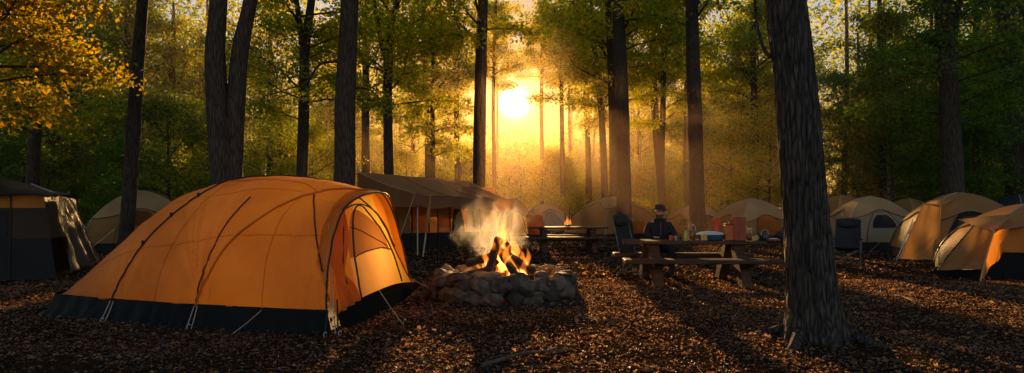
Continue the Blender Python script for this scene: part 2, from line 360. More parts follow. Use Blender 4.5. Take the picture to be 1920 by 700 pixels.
# ------------------------------------------------------------------ camera, world, sun
cam = bpy.data.cameras.new('camera'); co = bpy.data.objects.new('camera', cam); COL.objects.link(co)
cam.lens = F / 1920 * 36; cam.sensor_width = 36; cam.shift_y = 40 / 1920; cam.clip_end = 3000; cam.clip_start = .05
co.location = (0, 0, EYE); co.rotation_euler = (R(90), 0, 0); S.camera = co
W = bpy.data.worlds.new('World'); S.world = W; W.use_nodes = True
def world():
    t = W.node_tree; t.nodes.clear(); n = t.nodes.new; l = t.links.new
    tint = n('ShaderNodeMix'); tint.data_type = 'RGBA'; tint.blend_type = 'MULTIPLY'; tint.inputs[7].default_value = (.78, .40, .13, 1)
    sky = n('ShaderNodeTexSky'); sky.sky_type = 'NISHITA'; sky.sun_disc = False; sky.sun_elevation = SUN_EL; sky.sun_rotation = SUN_AZ
    sky.air_density = 1.0; sky.dust_density = .6; sky.ozone_density = 1.5
    bg = n('ShaderNodeBackground'); bg.inputs['Strength'].default_value = .14; hs = n('ShaderNodeHueSaturation'); hs.inputs['Saturation'].default_value = .72; l(sky.outputs[0], hs.inputs['Color']); l(hs.outputs[0], tint.inputs[6]); l(tint.outputs[2], bg.inputs['Color'])
    # the sun's disc and the bright halo it makes in the misty morning air
    tc = n('ShaderNodeTexCoord'); dt = n('ShaderNodeVectorMath'); dt.operation = 'DOT_PRODUCT'; l(tc.outputs['Generated'], dt.inputs[0]); dt.inputs[1].default_value = SUN
    ac = n('ShaderNodeMath'); ac.operation = 'ARCCOSINE'; l(dt.outputs['Value'], ac.inputs[0])
    sp = n('ShaderNodeSeparateXYZ'); l(tc.outputs['Generated'], sp.inputs[0])
    lo = n('ShaderNodeMapRange'); lo.interpolation_type = 'SMOOTHSTEP'; l(sp.outputs['Z'], lo.inputs['Value']); lo.inputs['From Min'].default_value = .40; lo.inputs['From Max'].default_value = .08
    near = n('ShaderNodeMapRange'); near.interpolation_type = 'SMOOTHSTEP'; l(sp.outputs['Y'], near.inputs['Value']); near.inputs['From Min'].default_value = .55; near.inputs['From Max'].default_value = .93
    mm = n('ShaderNodeMath'); mm.operation = 'MULTIPLY'; l(lo.outputs[0], mm.inputs[0]); l(near.outputs[0], mm.inputs[1]); l(mm.outputs[0], tint.inputs[0])
    # sky colour itself turned down and gilded near the sun, so the disc stands out
    nr = n('ShaderNodeMapRange'); nr.interpolation_type = 'SMOOTHSTEP'; l(dt.outputs['Value'], nr.inputs['Value']); nr.inputs['From Min'].default_value = math.cos(R(24)); nr.inputs['From Max'].default_value = math.cos(R(5))
    dim = n('ShaderNodeMix'); dim.data_type = 'RGBA'; dim.blend_type = 'MULTIPLY'; dim.inputs[7].default_value = (.55, .42, .30, 1); l(nr.outputs[0], dim.inputs[0]); l(tint.outputs[2], dim.inputs[6]); l(dim.outputs[2], bg.inputs['Color'])
    def lobe(width, st, col):
        m1 = n('ShaderNodeMath'); m1.operation = 'DIVIDE'; l(ac.outputs[0], m1.inputs[0]); m1.inputs[1].default_value = R(width)
        m2 = n('ShaderNodeMath'); m2.operation = 'POWER'; l(m1.outputs[0], m2.inputs[0]); m2.inputs[1].default_value = 1.5
        m3 = n('ShaderNodeMath'); m3.operation = 'MULTIPLY'; l(m2.outputs[0], m3.inputs[0]); m3.inputs[1].default_value = -1
        m4 = n('ShaderNodeMath'); m4.operation = 'EXPONENT'; l(m3.outputs[0], m4.inputs[0])
        m5 = n('ShaderNodeMath'); m5.operation = 'MULTIPLY'; l(m4.outputs[0], m5.inputs[0]); m5.inputs[1].default_value = st
        b = n('ShaderNodeBackground'); b.inputs['Color'].default_value = c4(col); l(m5.outputs[0], b.inputs['Strength']); return b
    cur = bg
    for w_, s_, c_ in ((.6, 30, (1, .86, .58)), (2.4, .45, (1, .60, .22)), (15, .08, (1, .68, .34))):
        a = n('ShaderNodeAddShader'); l(cur.outputs[0], a.inputs[0]); l(lobe(w_, s_, c_).outputs[0], a.inputs[1]); cur = a
    o = n('ShaderNodeOutputWorld'); l(cur.outputs[0], o.inputs['Surface'])
world()
sl = bpy.data.lights.new('sun', 'SUN'); sl.energy = 9.0; sl.angle = R(.5); sl.color = (1, .53, .18)
so = bpy.data.objects.new('sun', sl); COL.objects.link(so); so.rotation_euler = SUN.to_track_quat('Z', 'Y').to_euler(); so.location = (0, 60, 30)
S.view_settings.view_transform = 'Standard'; S.view_settings.look = 'None'; S.view_settings.exposure = 0; S.view_settings.gamma = 1
cy = S.cycles
cy.use_denoising = True
try: cy.denoiser = 'OPENIMAGEDENOISE'
except Exception: pass
cy.max_bounces = 7; cy.diffuse_bounces = 4; cy.glossy_bounces = 2; cy.transmission_bounces = 4; cy.volume_bounces = 0; cy.transparent_max_bounces = 8
cy.sample_clamp_indirect = 4; cy.caustics_reflective = False; cy.caustics_refractive = False
cy.use_light_tree = True

# ------------------------------------------------------------------ ground
def gz(x, y): return .03 * mnoise.noise(Vector((x * .35, y * .35, 0))) + .012 * mnoise.noise(Vector((x * 1.7, y * 1.7, 3)))
def ground():
    xs = np.concatenate([np.linspace(-400, -45, 10), np.linspace(-40, -14.5, 40), np.arange(-14, 14.1, .2), np.linspace(14.5, 40, 40), np.linspace(45, 400, 10)])
    ys = np.concatenate([np.linspace(-200, -5, 8), np.arange(-4, 18, .2), np.linspace(18.5, 60, 60), np.linspace(70, 600, 12)])
    V = np.array([(x, y, gz(x, y)) for y in ys for x in xs]); nx = len(xs)
    i, j = np.meshgrid(np.arange(len(ys) - 1), np.arange(nx - 1), indexing='ij'); a = (i * nx + j).ravel()
    Fc = np.stack([a, a + 1, a + nx + 1, a + nx], 1)
    o = bpy.data.objects.new('ground', fastmesh('ground', V, Fc, ['ground_soil'], smooth=True)); COL.objects.link(o); tag(o, kind='structure', label='dark earth of the campground strewn with leaves')
ground()
def litter():
    rng = np.random.default_rng(3); P = []
    def scatter(n, y0, y1, k):
        y = np.sqrt(rng.uniform(y0 * y0, y1 * y1, n)); x = rng.uniform(-1, 1, n) * (y * .86 + 1.2); return np.stack([x, y], 1)
    pts = np.concatenate([scatter(150000, 3.6, 12, 0), scatter(80000, 12, 26, 0)])
    # clumpy: keep more where a noise field is high
    keep = np.array([mnoise.noise(Vector((p[0] * .9, p[1] * .9, 5))) * .6 + mnoise.noise(Vector((p[0] * 3, p[1] * 3, 9))) * .5 + .62 > rng.random() for p in pts]); pts = pts[keep]
    n = len(pts); z = np.array([gz(*p) for p in pts]) + rng.uniform(.0, .018, n)
    P = np.column_stack([pts, z]); Nn = rnd_normals(n, .4, rng); D = rng.normal(size=(n, 3))
    L = rng.uniform(.015, .042, n) * np.where(rng.random(n) < .10, 2.0, 1) * np.where(pts[:, 1] > 12, 1.7, 1); Wd = L * rng.uniform(.4, .75, n)
    V, Fc = leaf_arrays(P, Nn, D, L, Wd, .3)
    V[:, 2] = np.maximum(V[:, 2], .002 + np.repeat(z - .012, 4))
    mb = MB(); rr = random.Random(12)
    for i in range(520):
        y = math.sqrt(rr.uniform(3.8 ** 2, 16 ** 2)); x = rr.uniform(-1, 1) * (y * .86 + .6); a = rr.uniform(0, PI); L_ = rr.uniform(.08, .34); r = rr.uniform(.003, .007); h = gz(x, y) + .014
        m_ = (x + math.cos(a) * L_ * .5 + rr.uniform(-.02, .02), y + math.sin(a) * L_ * .5 + rr.uniform(-.02, .02), h + .012)
        mb.tube([(x, y, h), m_, (x + math.cos(a) * L_, y + math.sin(a) * L_, h)], [r, r * .8, r * .4], 4, cap=False)
    bv = np.array(mb.v); bf = np.array([t for f in mb.f for t in ((f[0], f[1], f[2]), (f[0], f[2], f[3]))]); mi = np.concatenate([np.zeros(len(Fc)), np.ones(len(bf))])
    Fc = np.concatenate([Fc, bf + len(V)]); V = np.concatenate([V, bv])
    o = bpy.data.objects.new('leaf_litter', fastmesh('leaf_litter', V, Fc, ['litter', 'twig'], mi)); COL.objects.link(o); tag(o, 'brown fallen leaves covering the forest floor', 'leaf litter', kind='stuff')
litter()
def fallen_twigs():
    def br(pts, r, name, lab):
        t = thing(name, lab, 'branch', (pts[0][0], pts[0][1], 0))
        P = bez([(x, y, gz(x, y) + r * .8 + h) for x, y, h in pts], 5); n = len(P)
        mb = MB(); mb.tube(P, [r * (1 - .75 * i / n) for i in range(n)], 7)
        for k in (n // 3, n // 2, 2 * n // 3):
            a = random.uniform(-.8, .8); d = (P[min(k + 1, n - 1)] - P[k]).normalized(); q = rotz(a) @ d
            mb.tube([P[k], P[k] + q * .15 + Vector((0, 0, .02)), P[k] + q * .3 + Vector((0, 0, .01))], [r * .5, r * .35, r * .15], 5)
        o = mb.build('stem', 'twig', t, off=(pts[0][0], pts[0][1], 0))
    a = G(905, 690); b = G(985, 672); c = G(1075, 658)
    br([(a[0], a[1], 0), (b[0], b[1], .03), (c[0], c[1], .0)], .022, 'fallen_branch', 'thin pale fallen branch lying among leaves left of the thick tree trunk')
    a = G(1680, 555); b = G(1700, 562); c = G(1735, 578)
    br([(a[0], a[1], 0), (b[0], b[1], .02), (c[0], c[1], 0)], .016, 'fallen_branch', 'thin fallen branch lying on bare ground right of the thick tree trunk')
    a = G(1090, 600); b = G(1130, 607); c = G(1160, 603)
    br([(a[0], a[1], 0), (b[0], b[1], .02), (c[0], c[1], 0)], .014, 'fallen_branch', 'short fallen branch lying on sunlit leaves right of the stone fire ring')
fallen_twigs()

# ------------------------------------------------------------------ trees
def make_trunk(path, radii, n=16, flare=0.0, rough=.06, seed=0, ridges=0):
    """path: world points; returns MB"""
    mb = MB(); P = [Vector(p) for p in path]; m = len(P); rows = []
    for i, p in enumerate(P):
        row = []
        for k in range(n):
            q = 2 * PI * k / n; r = radii[i]
            h = p.z - P[0].z
            if flare: r *= 1 + flare * math.exp(-h / .28) * (1 + .55 * math.sin(q * 5 + seed) * math.exp(-h / .5))
            r *= 1 + rough * mnoise.noise(Vector((math.cos(q) * 1.2, math.sin(q) * 1.2, p.z * .7 + seed * 5)))
            if ridges:
                w = mnoise.noise(Vector((math.cos(q) * 7, math.sin(q) * 7, p.z * 1.9 + seed)))
                w2 = mnoise.noise(Vector((math.cos(q) * 14, math.sin(q) * 14, p.z * 5 + seed)))
                r += ridges * (1 - abs(w) * 3.2) * .5 + ridges * .5 * w2
            row.append(p + Vector((math.cos(q) * r, math.sin(q) * r, 0)))
        rows.append(row)
    mb.grid(rows, closed=True); return mb
def grow(seed, Rr, z0, z1, n_limb, leaves, lsize, up=.5, spread=.3, lower_small=True, thick=.06, vert=.10, dens_top=1.0):
    """limbs + leaf sprays around a vertical axis; returns (V, F, matindex)"""
    rnd = random.Random(seed); rng = np.random.default_rng(seed); mb = MB(); pts = []; dirs = []
    az = rnd.uniform(0, 6.28)
    for i in range(n_limb):
        hf = (i + rnd.random() * .8) / n_limb; h = lerp(z0, z1 * .93, hf); az += 2.4 + rnd.uniform(-.5, .5)
        prof = math.sin(PI * min(1, .25 + .72 * hf)) ** .7; L = Rr * max(.25, prof) * rnd.uniform(.75, 1.1)
        el = up * rnd.uniform(.6, 1.3) + .5 * hf; d = Vector((math.cos(az) * math.cos(el), math.sin(az) * math.cos(el), math.sin(el)))
        p = Vector((0, 0, h)); path = [p.copy()]; ns = max(4, int(L / .55)); 
        for s in range(ns):
            d = (d + Vector((rnd.gauss(0, .16), rnd.gauss(0, .16), rnd.gauss(-.03, .10)))).normalized(); p = p + d * L / ns; path.append(p.copy())
        r0 = thick * (L / Rr) ** .8; mb.tube(path, [r0 * (1 - .85 * k / ns) for k in range(ns + 1)], 6, cap=False)
        for s in range(1, ns + 1):
            for side in ((-1, 1) if s > 1 else (rnd.choice((-1, 1)),)):
                if rnd.random() < .12: continue
                dd = (path[s] - path[s - 1]).normalized(); q = rotz(side * rnd.uniform(.5, 1.15)) @ dd; q.z = q.z * .5 + rnd.uniform(-.15, .25); q.normalize()
                l2 = L * rnd.uniform(.18, .42) * (1 - .35 * s / ns); n2 = 4; sp = [path[s].copy()]; pp = path[s].copy()
                for _ in range(n2):
                    q = (q + Vector((rnd.gauss(0, .2), rnd.gauss(0, .2), rnd.gauss(-.04, .12)))).normalized(); pp = pp + q * l2 / n2; sp.append(pp.copy())
                mb.tube(sp, [r0 * .34 * (1 - .8 * k / n2) + .004 for k in range(n2 + 1)], 4, cap=False)
                for k in range(1, n2 + 1):
                    pts.append(sp[k]); dirs.append(q.copy())
                    if k > 1:   # twig
                        q3 = rotz(rnd.choice((-1, 1)) * rnd.uniform(.5, 1.2)) @ q; e = sp[k] + q3 * l2 * .35 + Vector((0, 0, rnd.uniform(-.08, .05)))
                        mb.tube([sp[k], e], [.007, .003], 3, cap=False); pts.append(e); dirs.append(q3); pts.append((sp[k] + e) / 2); dirs.append(q3)
    P0 = np.array([tuple(p) for p in pts]); D0 = np.array([tuple(p) for p in dirs])
    idx = rng.integers(0, len(P0), leaves); C = P0[idx]
    off = rng.normal(size=(leaves, 3)) * np.array([spread, spread, vert]); Pn = C + off
    Nn = rnd_normals(leaves, 1.0, rng); D = D0[idx] * .8 + rng.normal(size=(leaves, 3)) * .7; D[:, 2] -= .25
    L = lsize * rng.uniform(.65, 1.3, leaves); Wd = L * rng.uniform(.5, .75, leaves)
    V, Fc = leaf_arrays(Pn, Nn, D, L, Wd)
    bv = np.array(mb.v); bf = np.array([t for f in mb.f for t in ((f[0], f[1], f[2]), (f[0], f[2], f[3]))])
    mi = np.concatenate([np.zeros(len(bf)), np.ones(len(Fc))])
    return np.concatenate([bv, V]), np.concatenate([bf, Fc + len(bv)]), mi
def crown_mesh(name, *a, **k):
    V, Fc, mi = grow(*a, **k); return fastmesh(name, V, Fc, ['bark', 'leaf'], mi)
# local z=0 is the lowest limb
CROWNS = [crown_mesh('crown', 10 + i, 3.6, 0, 8.0, 17, 8600, .18, vert=.17) for i in range(4)]
NARROW = [crown_mesh('crown', 30 + i, 2.3, 0, 6.0, 15, 5600, .16, vert=.15) for i in range(2)]
YOUNG = [crown_mesh('crown', 50 + i, 1.9, 0, 3.6, 15, 5600, .125, up=.45, thick=.03, spread=.26, vert=.20) for i in range(3)]
SHRUB = [crown_mesh('foliage', 70 + i, 1.15, 0, 1.3, 13, 3000, .10, up=.5, thick=.018, spread=.18, vert=.12) for i in range(2)]
SPRAY = [crown_mesh('crown', 90 + i, 3.4, 0, 3.6, 10, 6500, .14, up=.2, thick=.045, spread=.32, vert=.2) for i in range(2)]
def trunk_mesh(seed, h, r, bend):
    rnd = random.Random(seed); n = 14; p = Vector((0, 0, -.15)); d = Vector((rnd.gauss(0, bend), rnd.gauss(0, bend), 1)).normalized(); path = []
    for i in range(n + 1):
        path.append(p.copy()); d = (d + Vector((rnd.gauss(0, bend * .6), rnd.gauss(0, bend * .6), .25))).normalized(); p = p + d * h / n
    return make_trunk(path, [r * (1 - .62 * (i / n) ** 1.1) for i in range(n + 1)], 12, flare=.35, seed=seed), path
TRUNKS = []
for i in range(5):
    mb, path = trunk_mesh(100 + i, 17, .21, .02); o = mb.build('trunk', 'bark'); TRUNKS.append(o.data); bpy.data.objects.remove(o)
YTR = []
for i in range(2):
    mb, path = trunk_mesh(120 + i, 5.2, .055, .035); o = mb.build('trunk', 'bark'); YTR.append(o.data); bpy.data.objects.remove(o)
def child(name, me, parent, loc=(0, 0, 0), rz=0, sc=(1, 1, 1), color=None):
    o = bpy.data.objects.new(name, me); COL.objects.link(o); o.parent = parent; o.location = loc; o.rotation_euler = (0, 0, rz); o.scale = sc
    if color: o.color = (*color, 1)
    return o
GREEN = (1.2, 1.2, .95); SHADE_DARK = (.5, .66, .58); GOLD = (1.15, .78, .4); SUN_YEL = (1.75, 1.5, .5); SHADE_TEAL = (.45, .68, .78)  # leaf tints: shade painted into the dark and teal, backlit glow into the yellow
def photo_tree(label, stems, d, crowns, barkm='bark', base=None, n=18, flare=.25, sub=6, name='tree', ridges=0, top=15.5, dy=0):
    """stems: lists of (px, py, width_px) from the ground up; each stem one trunk mesh"""
    bx = X(base if base else stems[0][0][0], d); t = thing(name, label, 'tree', (bx, d, 0), 0)
    for si, st in enumerate(stems):
        pts = [Vector((X(a, d), d + dy * si, Z(b, d))) for a, b, w in st]; rad = [w / F * d / 2 for a, b, w in st]
        # carry the stem down into the soil and up out of the picture
        dirn = (pts[-1] - pts[-2]).normalized(); zt = top - si * 1.2
        if pts[-1].z < zt:
            k = (zt - pts[-1].z) / max(dirn.z, .3); pts.append(pts[-1] + dirn * k * .45 ); rad.append(rad[-1] * .72); pts.append(pts[-2] + Vector((dirn.x * .6, 0, dirn.z)) * k); rad.append(rad[-2] * .35)
        P = bez(pts, sub); m = len(P); rr = np.interp(np.linspace(0, len(rad) - 1, m), np.arange(len(rad)), rad)
        make_trunk(P, rr, n, flare=flare if si == 0 else 0, seed=si + bx, ridges=ridges).build('trunk', barkm, t, off=(bx, d, 0))
    for (me, zc, sc, rz, colr, dx) in crowns:
        child('crown', me, t, (dx, 0, zc), rz, (sc, sc, sc), colr)
    return t
def limb(t, pts, r, name='limb', mat='bark'):
    P = bez(pts, 5); m = len(P); mb = MB(); mb.tube(P, [r * (1 - .75 * i / m) for i in range(m)], 8)
    loc = t.location; return mb.build(name, mat, t, off=loc)
C_, N_, Y_, SP = CROWNS, NARROW, YOUNG, SPRAY
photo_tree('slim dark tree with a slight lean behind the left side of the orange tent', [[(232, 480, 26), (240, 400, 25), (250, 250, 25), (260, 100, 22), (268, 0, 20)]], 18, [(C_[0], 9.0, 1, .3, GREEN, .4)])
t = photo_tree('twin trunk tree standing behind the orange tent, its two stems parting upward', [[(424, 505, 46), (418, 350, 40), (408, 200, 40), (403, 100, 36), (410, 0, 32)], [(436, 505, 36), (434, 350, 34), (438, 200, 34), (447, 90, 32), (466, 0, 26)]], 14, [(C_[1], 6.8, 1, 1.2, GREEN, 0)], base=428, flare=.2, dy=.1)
photo_tree('slender tree forking high up between the twin trunk tree and a broad straight trunk', [[(562, 472, 24), (566, 335, 21), (570, 200, 20), (572, 90, 18), (584, 0, 14)], [(571, 100, 12), (562, 50, 11), (556, 0, 9)]], 20, [(C_[2], 6.2, .9, .8, SUN_YEL, 0), (SP[1], 4.2, .8, 1.0, GREEN, 0)])
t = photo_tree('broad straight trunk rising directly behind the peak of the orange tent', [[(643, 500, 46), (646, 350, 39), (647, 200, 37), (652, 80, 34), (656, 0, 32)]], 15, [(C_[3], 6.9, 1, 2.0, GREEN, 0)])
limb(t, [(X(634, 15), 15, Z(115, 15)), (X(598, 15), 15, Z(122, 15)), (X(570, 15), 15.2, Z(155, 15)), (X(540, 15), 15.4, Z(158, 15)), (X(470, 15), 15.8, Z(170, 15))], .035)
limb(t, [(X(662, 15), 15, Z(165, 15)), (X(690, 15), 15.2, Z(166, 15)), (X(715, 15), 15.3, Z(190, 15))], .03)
photo_tree('forked tree standing behind the left end of the canvas awning', [[(733, 458, 22), (729, 325, 18), (727, 200, 17), (728, 120, 17), (735, 40, 13), (746, 0, 11)], [(727, 125, 12), (714, 70, 11), (702, 10, 9)]], 24, [(C_[0], 6.4, 1, 4.0, SUN_YEL, 0), (SP[0], 5.0, .9, .5, SUN_YEL, 0)])
photo_tree('thin tree with level branches standing deep behind the canvas awning', [[(812, 437, 11), (812, 330, 9), (811, 220, 8), (812, 130, 7), (812, 40, 5)]], 35, [(N_[0], 4.2, 1.15, .4, SUN_YEL, 0)], top=12)
photo_tree('straight sunlit tree trunk rising just left of the low sun', [[(897, 445, 28), (898, 345, 24), (900, 200, 23), (903, 80, 21), (906, 0, 18)]], 25, [(C_[1], 7.7, 1, 5.0, SUN_YEL, 0)])
t = photo_tree('tall straight trunk right of the sun, rising behind the green camp chair', [[(1172, 451, 34), (1170, 400, 28), (1169, 300, 26), (1165, 150, 25), (1158, 0, 22)]], 27, [(C_[2], 8.0, 1, 1.0, SUN_YEL, 0)])
photo_tree('thin hazy tree standing between the two tall trunks right of the sun', [[(1242, 432, 17), (1240, 360, 15), (1230, 240, 14), (1224, 120, 12), (1222, 40, 10)]], 38, [(C_[3], 6.5, .85, 2.5, SUN_YEL, 0)])
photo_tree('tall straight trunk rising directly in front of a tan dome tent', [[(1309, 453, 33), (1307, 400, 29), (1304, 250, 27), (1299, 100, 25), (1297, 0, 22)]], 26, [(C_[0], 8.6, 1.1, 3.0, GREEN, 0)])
photo_tree('dark tree with a forked top standing behind the tents at the right', [[(1792, 465, 42), (1788, 380, 36), (1780, 200, 33), (1772, 80, 32), (1766, 0, 26)], [(1774, 95, 16), (1790, 30, 14), (1800, 0, 12)]], 22, [(C_[1], 6.4, 1.1, .2, SHADE_TEAL, 0), (SP[0], 4.3, .9, 2.6, SHADE_TEAL, 0)])
photo_tree('thin pale barked tree standing in the shade behind the beige tent', [[(1668, 437, 10), (1664, 370, 9), (1662, 240, 9), (1660, 130, 8), (1658, 60, 6)]], 35, [(N_[1], 5.6, 1.1, .4, SHADE_DARK, 0)], barkm='bark_pale', top=13)
photo_tree('broad dark tree in deep shade near the right edge', [[(1912, 449, 42), (1906, 350, 36), (1896, 200, 34), (1886, 0, 30)]], 28, [(C_[2], 6.5, 1.1, 2.2, SHADE_DARK, 0), (SP[1], 4.6, 1, .2, SHADE_DARK, 0)])
photo_tree('dark slim tree rising behind the cabin tent at the far left', [[(58, 459, 24), (61, 340, 22), (68, 200, 20), (78, 60, 18), (82, 0, 16)]], 24, [(C_[3], 6.3, 1.0, 1.2, SHADE_DARK, 0), (SP[0], 4.0, 1, 4.2, GREEN, 0)])
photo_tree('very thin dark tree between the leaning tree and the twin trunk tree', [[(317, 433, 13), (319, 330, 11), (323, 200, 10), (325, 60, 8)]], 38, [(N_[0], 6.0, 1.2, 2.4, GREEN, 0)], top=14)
photo_tree('slim hazy tree standing just right below the sun', [[(1055, 432, 12), (1055, 370, 10), (1054, 260, 9), (1053, 190, 8)]], 42, [(N_[1], 8.5, 1.0, .9, SUN_YEL, 0)], top=15)
photo_tree('faint slim tree glowing in haze above the far picnic table', [[(1107, 424, 12), (1105, 370, 11), (1103, 300, 10), (1100, 230, 9)]], 48, [(N_[0], 9.6, 1.1, 3.3, SUN_YEL, 0)], top=17)
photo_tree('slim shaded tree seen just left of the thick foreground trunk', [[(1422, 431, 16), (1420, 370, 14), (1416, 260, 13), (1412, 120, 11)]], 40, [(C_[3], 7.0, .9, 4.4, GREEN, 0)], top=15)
# thick foreground tree, bark modelled
t = photo_tree('thick rough barked tree trunk with flared roots close to the camera', [[(1530, 655, 92), (1526, 600, 90), (1518, 500, 84), (1506, 350, 76), (1490, 150, 72), (1472, 0, 70), (1460, -120, 68)]], 6.6, [(C_[2], 7.2, 1, .5, GREEN, -.8)], barkm='bark_big', n=150, flare=.45, sub=26, ridges=.016, base=1527)
bx = t.location.x
for k, (a, L, r) in enumerate(((-2.6, .95, .075), (-1.75, .5, .05), (-.95, .45, .05), (-.35, 1.0, .07), (2.7, .8, .065), (.6, .7, .06))):
    pts = []
    for i in range(7):
        u = i / 6; aa = a + .25 * math.sin(u * 3 + k); x = bx + math.cos(aa) * (.16 + L * u); y = 6.6 + math.sin(aa) * (.16 + L * u); pts.append((x, y, .20 * (1 - u) ** 2.4 + gz(x, y) * u - .02 - .05 * u))
    mb = MB(); mb.tube(bez(pts, 4), [r * (1 - .75 * i / 24) for i in range(25)], 9); mb.build('root', 'bark_big', t, off=t.location)
limb(t, [(bx - .30, 6.6, 3.15), (bx - .46, 6.62, 3.0), (bx - .58, 6.66, 3.35), (bx - .62, 6.7, 4.2)], .03, mat='bark_big')
# dark bare limb reaching left from behind the thick trunk
photo_tree('spreading tree with arching golden branches just right of the sun', [[(1136, 439, 15), (1133, 330, 13), (1128, 220, 12), (1118, 120, 11)]], 36, [(C_[1], 6.2, 1, 2.2, SUN_YEL, 0), (SP[1], 6.0, 1, 3.0, SUN_YEL, 0)], top=15)
photo_tree('slim golden tree just left of the straight sunlit trunk', [[(858, 429, 13), (858, 330, 11), (856, 220, 10), (858, 120, 9)]], 41, [(C_[0], 7.0, .75, 5.1, SUN_YEL, -.6)], top=15)
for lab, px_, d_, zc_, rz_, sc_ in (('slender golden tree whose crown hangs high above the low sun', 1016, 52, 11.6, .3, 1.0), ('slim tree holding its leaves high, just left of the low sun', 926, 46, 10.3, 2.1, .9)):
    photo_tree(lab, [[(px_, HOR + 1642 / d_, 9), (px_ + 1, 330, 8), (px_ - 1, 200, 7), (px_ + 2, 60, 6)]], d_, [(N_[0], zc_, sc_ * 1.2, rz_, SUN_YEL, 0), (SP[0], zc_ + .4, .75, rz_ + 2, SUN_YEL, 0)], top=22)
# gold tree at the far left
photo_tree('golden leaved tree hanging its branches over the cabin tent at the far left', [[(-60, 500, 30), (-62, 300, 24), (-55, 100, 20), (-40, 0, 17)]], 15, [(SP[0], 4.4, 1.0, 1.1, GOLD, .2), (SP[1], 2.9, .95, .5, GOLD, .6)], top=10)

# forest behind
rnd = random.Random(21); placed = []
def free(x, y, dmin):
    return all((x - a) ** 2 + (y - b) ** 2 > dmin * dmin for a, b in placed)
forest_proto = {}
def corridor(x): return -7.5 < x < 6.5
nforest = 0
for k in range(900):
    y = rnd.uniform(31, 88); x = rnd.uniform(-1, 1) * (y * .86 + 6)
    dm = 3.2 + (y - 30) * .02
    if corridor(x) : dm = 5.5
    if not free(x, y, dm) or 938 < CX + x / y * F < 1005: continue
    if corridor(x) and rnd.random() < .38: continue
    placed.append((x, y)); nforest += 1
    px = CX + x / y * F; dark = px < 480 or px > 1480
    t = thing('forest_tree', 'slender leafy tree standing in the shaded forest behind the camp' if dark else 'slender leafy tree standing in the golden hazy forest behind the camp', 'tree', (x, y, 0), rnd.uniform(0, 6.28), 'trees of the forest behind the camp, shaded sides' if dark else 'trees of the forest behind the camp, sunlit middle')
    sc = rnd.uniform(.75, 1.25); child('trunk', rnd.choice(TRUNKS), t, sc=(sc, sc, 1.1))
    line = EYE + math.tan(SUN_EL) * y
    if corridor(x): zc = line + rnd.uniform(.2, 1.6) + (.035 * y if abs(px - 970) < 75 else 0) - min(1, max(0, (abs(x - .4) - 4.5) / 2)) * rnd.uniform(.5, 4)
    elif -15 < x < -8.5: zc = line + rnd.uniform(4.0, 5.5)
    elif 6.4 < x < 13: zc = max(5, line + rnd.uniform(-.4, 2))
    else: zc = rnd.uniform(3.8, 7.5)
    colr = rnd.choice((SHADE_DARK, GREEN, SHADE_TEAL, SHADE_DARK)) if dark else rnd.choice((SUN_YEL, GREEN, SUN_YEL))  # shade-painted tints at the sides, sunlit yellow in the middle, green in both
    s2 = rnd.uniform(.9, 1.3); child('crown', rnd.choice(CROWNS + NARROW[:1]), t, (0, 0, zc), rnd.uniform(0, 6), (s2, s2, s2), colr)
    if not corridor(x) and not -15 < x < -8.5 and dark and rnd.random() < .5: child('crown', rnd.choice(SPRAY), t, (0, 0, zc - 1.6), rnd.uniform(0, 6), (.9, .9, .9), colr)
    if nforest >= 105: break
nyoung = 0; yp = []
for k in range(1500):
    y = rnd.uniform(24, 75); x = rnd.uniform(-1, 1) * (y * .86 + 3); px = CX + x / y * F
    if y < 34 and -9 < x < 16: continue
    if corridor(x) and y < 44: continue
    if not all((x - a) ** 2 + (y - b) ** 2 > 5.3 for a, b in yp): continue
    if 6.2 < x < 13 and y < 58: continue
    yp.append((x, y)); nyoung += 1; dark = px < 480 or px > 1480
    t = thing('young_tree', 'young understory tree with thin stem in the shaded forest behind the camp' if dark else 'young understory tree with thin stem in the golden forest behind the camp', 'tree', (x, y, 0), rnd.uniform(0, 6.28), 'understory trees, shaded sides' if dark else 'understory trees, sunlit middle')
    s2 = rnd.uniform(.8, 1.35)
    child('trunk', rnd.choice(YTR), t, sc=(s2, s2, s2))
    colr = rnd.choice((SHADE_DARK, GREEN, SHADE_TEAL)) if dark else rnd.choice((SUN_YEL, GREEN, GREEN, SUN_YEL))
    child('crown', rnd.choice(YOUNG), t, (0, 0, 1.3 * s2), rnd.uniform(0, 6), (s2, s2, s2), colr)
    if nyoung >= 120: break
nsh = 0; shp = []
for k in range(800):
    y = rnd.uniform(27, 60); x = rnd.uniform(-1, 1) * (y * .86 + 2); px = CX + x / y * F
    if y < 36 and -8 < x < 15: continue
    if not all((x - a) ** 2 + (y - b) ** 2 > 3.2 for a, b in shp): continue
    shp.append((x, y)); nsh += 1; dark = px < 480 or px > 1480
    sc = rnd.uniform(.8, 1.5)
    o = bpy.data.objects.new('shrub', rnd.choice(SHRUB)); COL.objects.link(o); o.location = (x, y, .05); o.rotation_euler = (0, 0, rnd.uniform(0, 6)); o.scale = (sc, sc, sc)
    o.color = (*(rnd.choice((SHADE_DARK, SHADE_TEAL)) if dark else rnd.choice((GREEN, SUN_YEL))), 1)
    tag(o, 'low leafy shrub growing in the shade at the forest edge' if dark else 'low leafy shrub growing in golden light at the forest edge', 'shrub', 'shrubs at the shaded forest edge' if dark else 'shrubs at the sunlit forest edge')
    if nsh >= 90: break
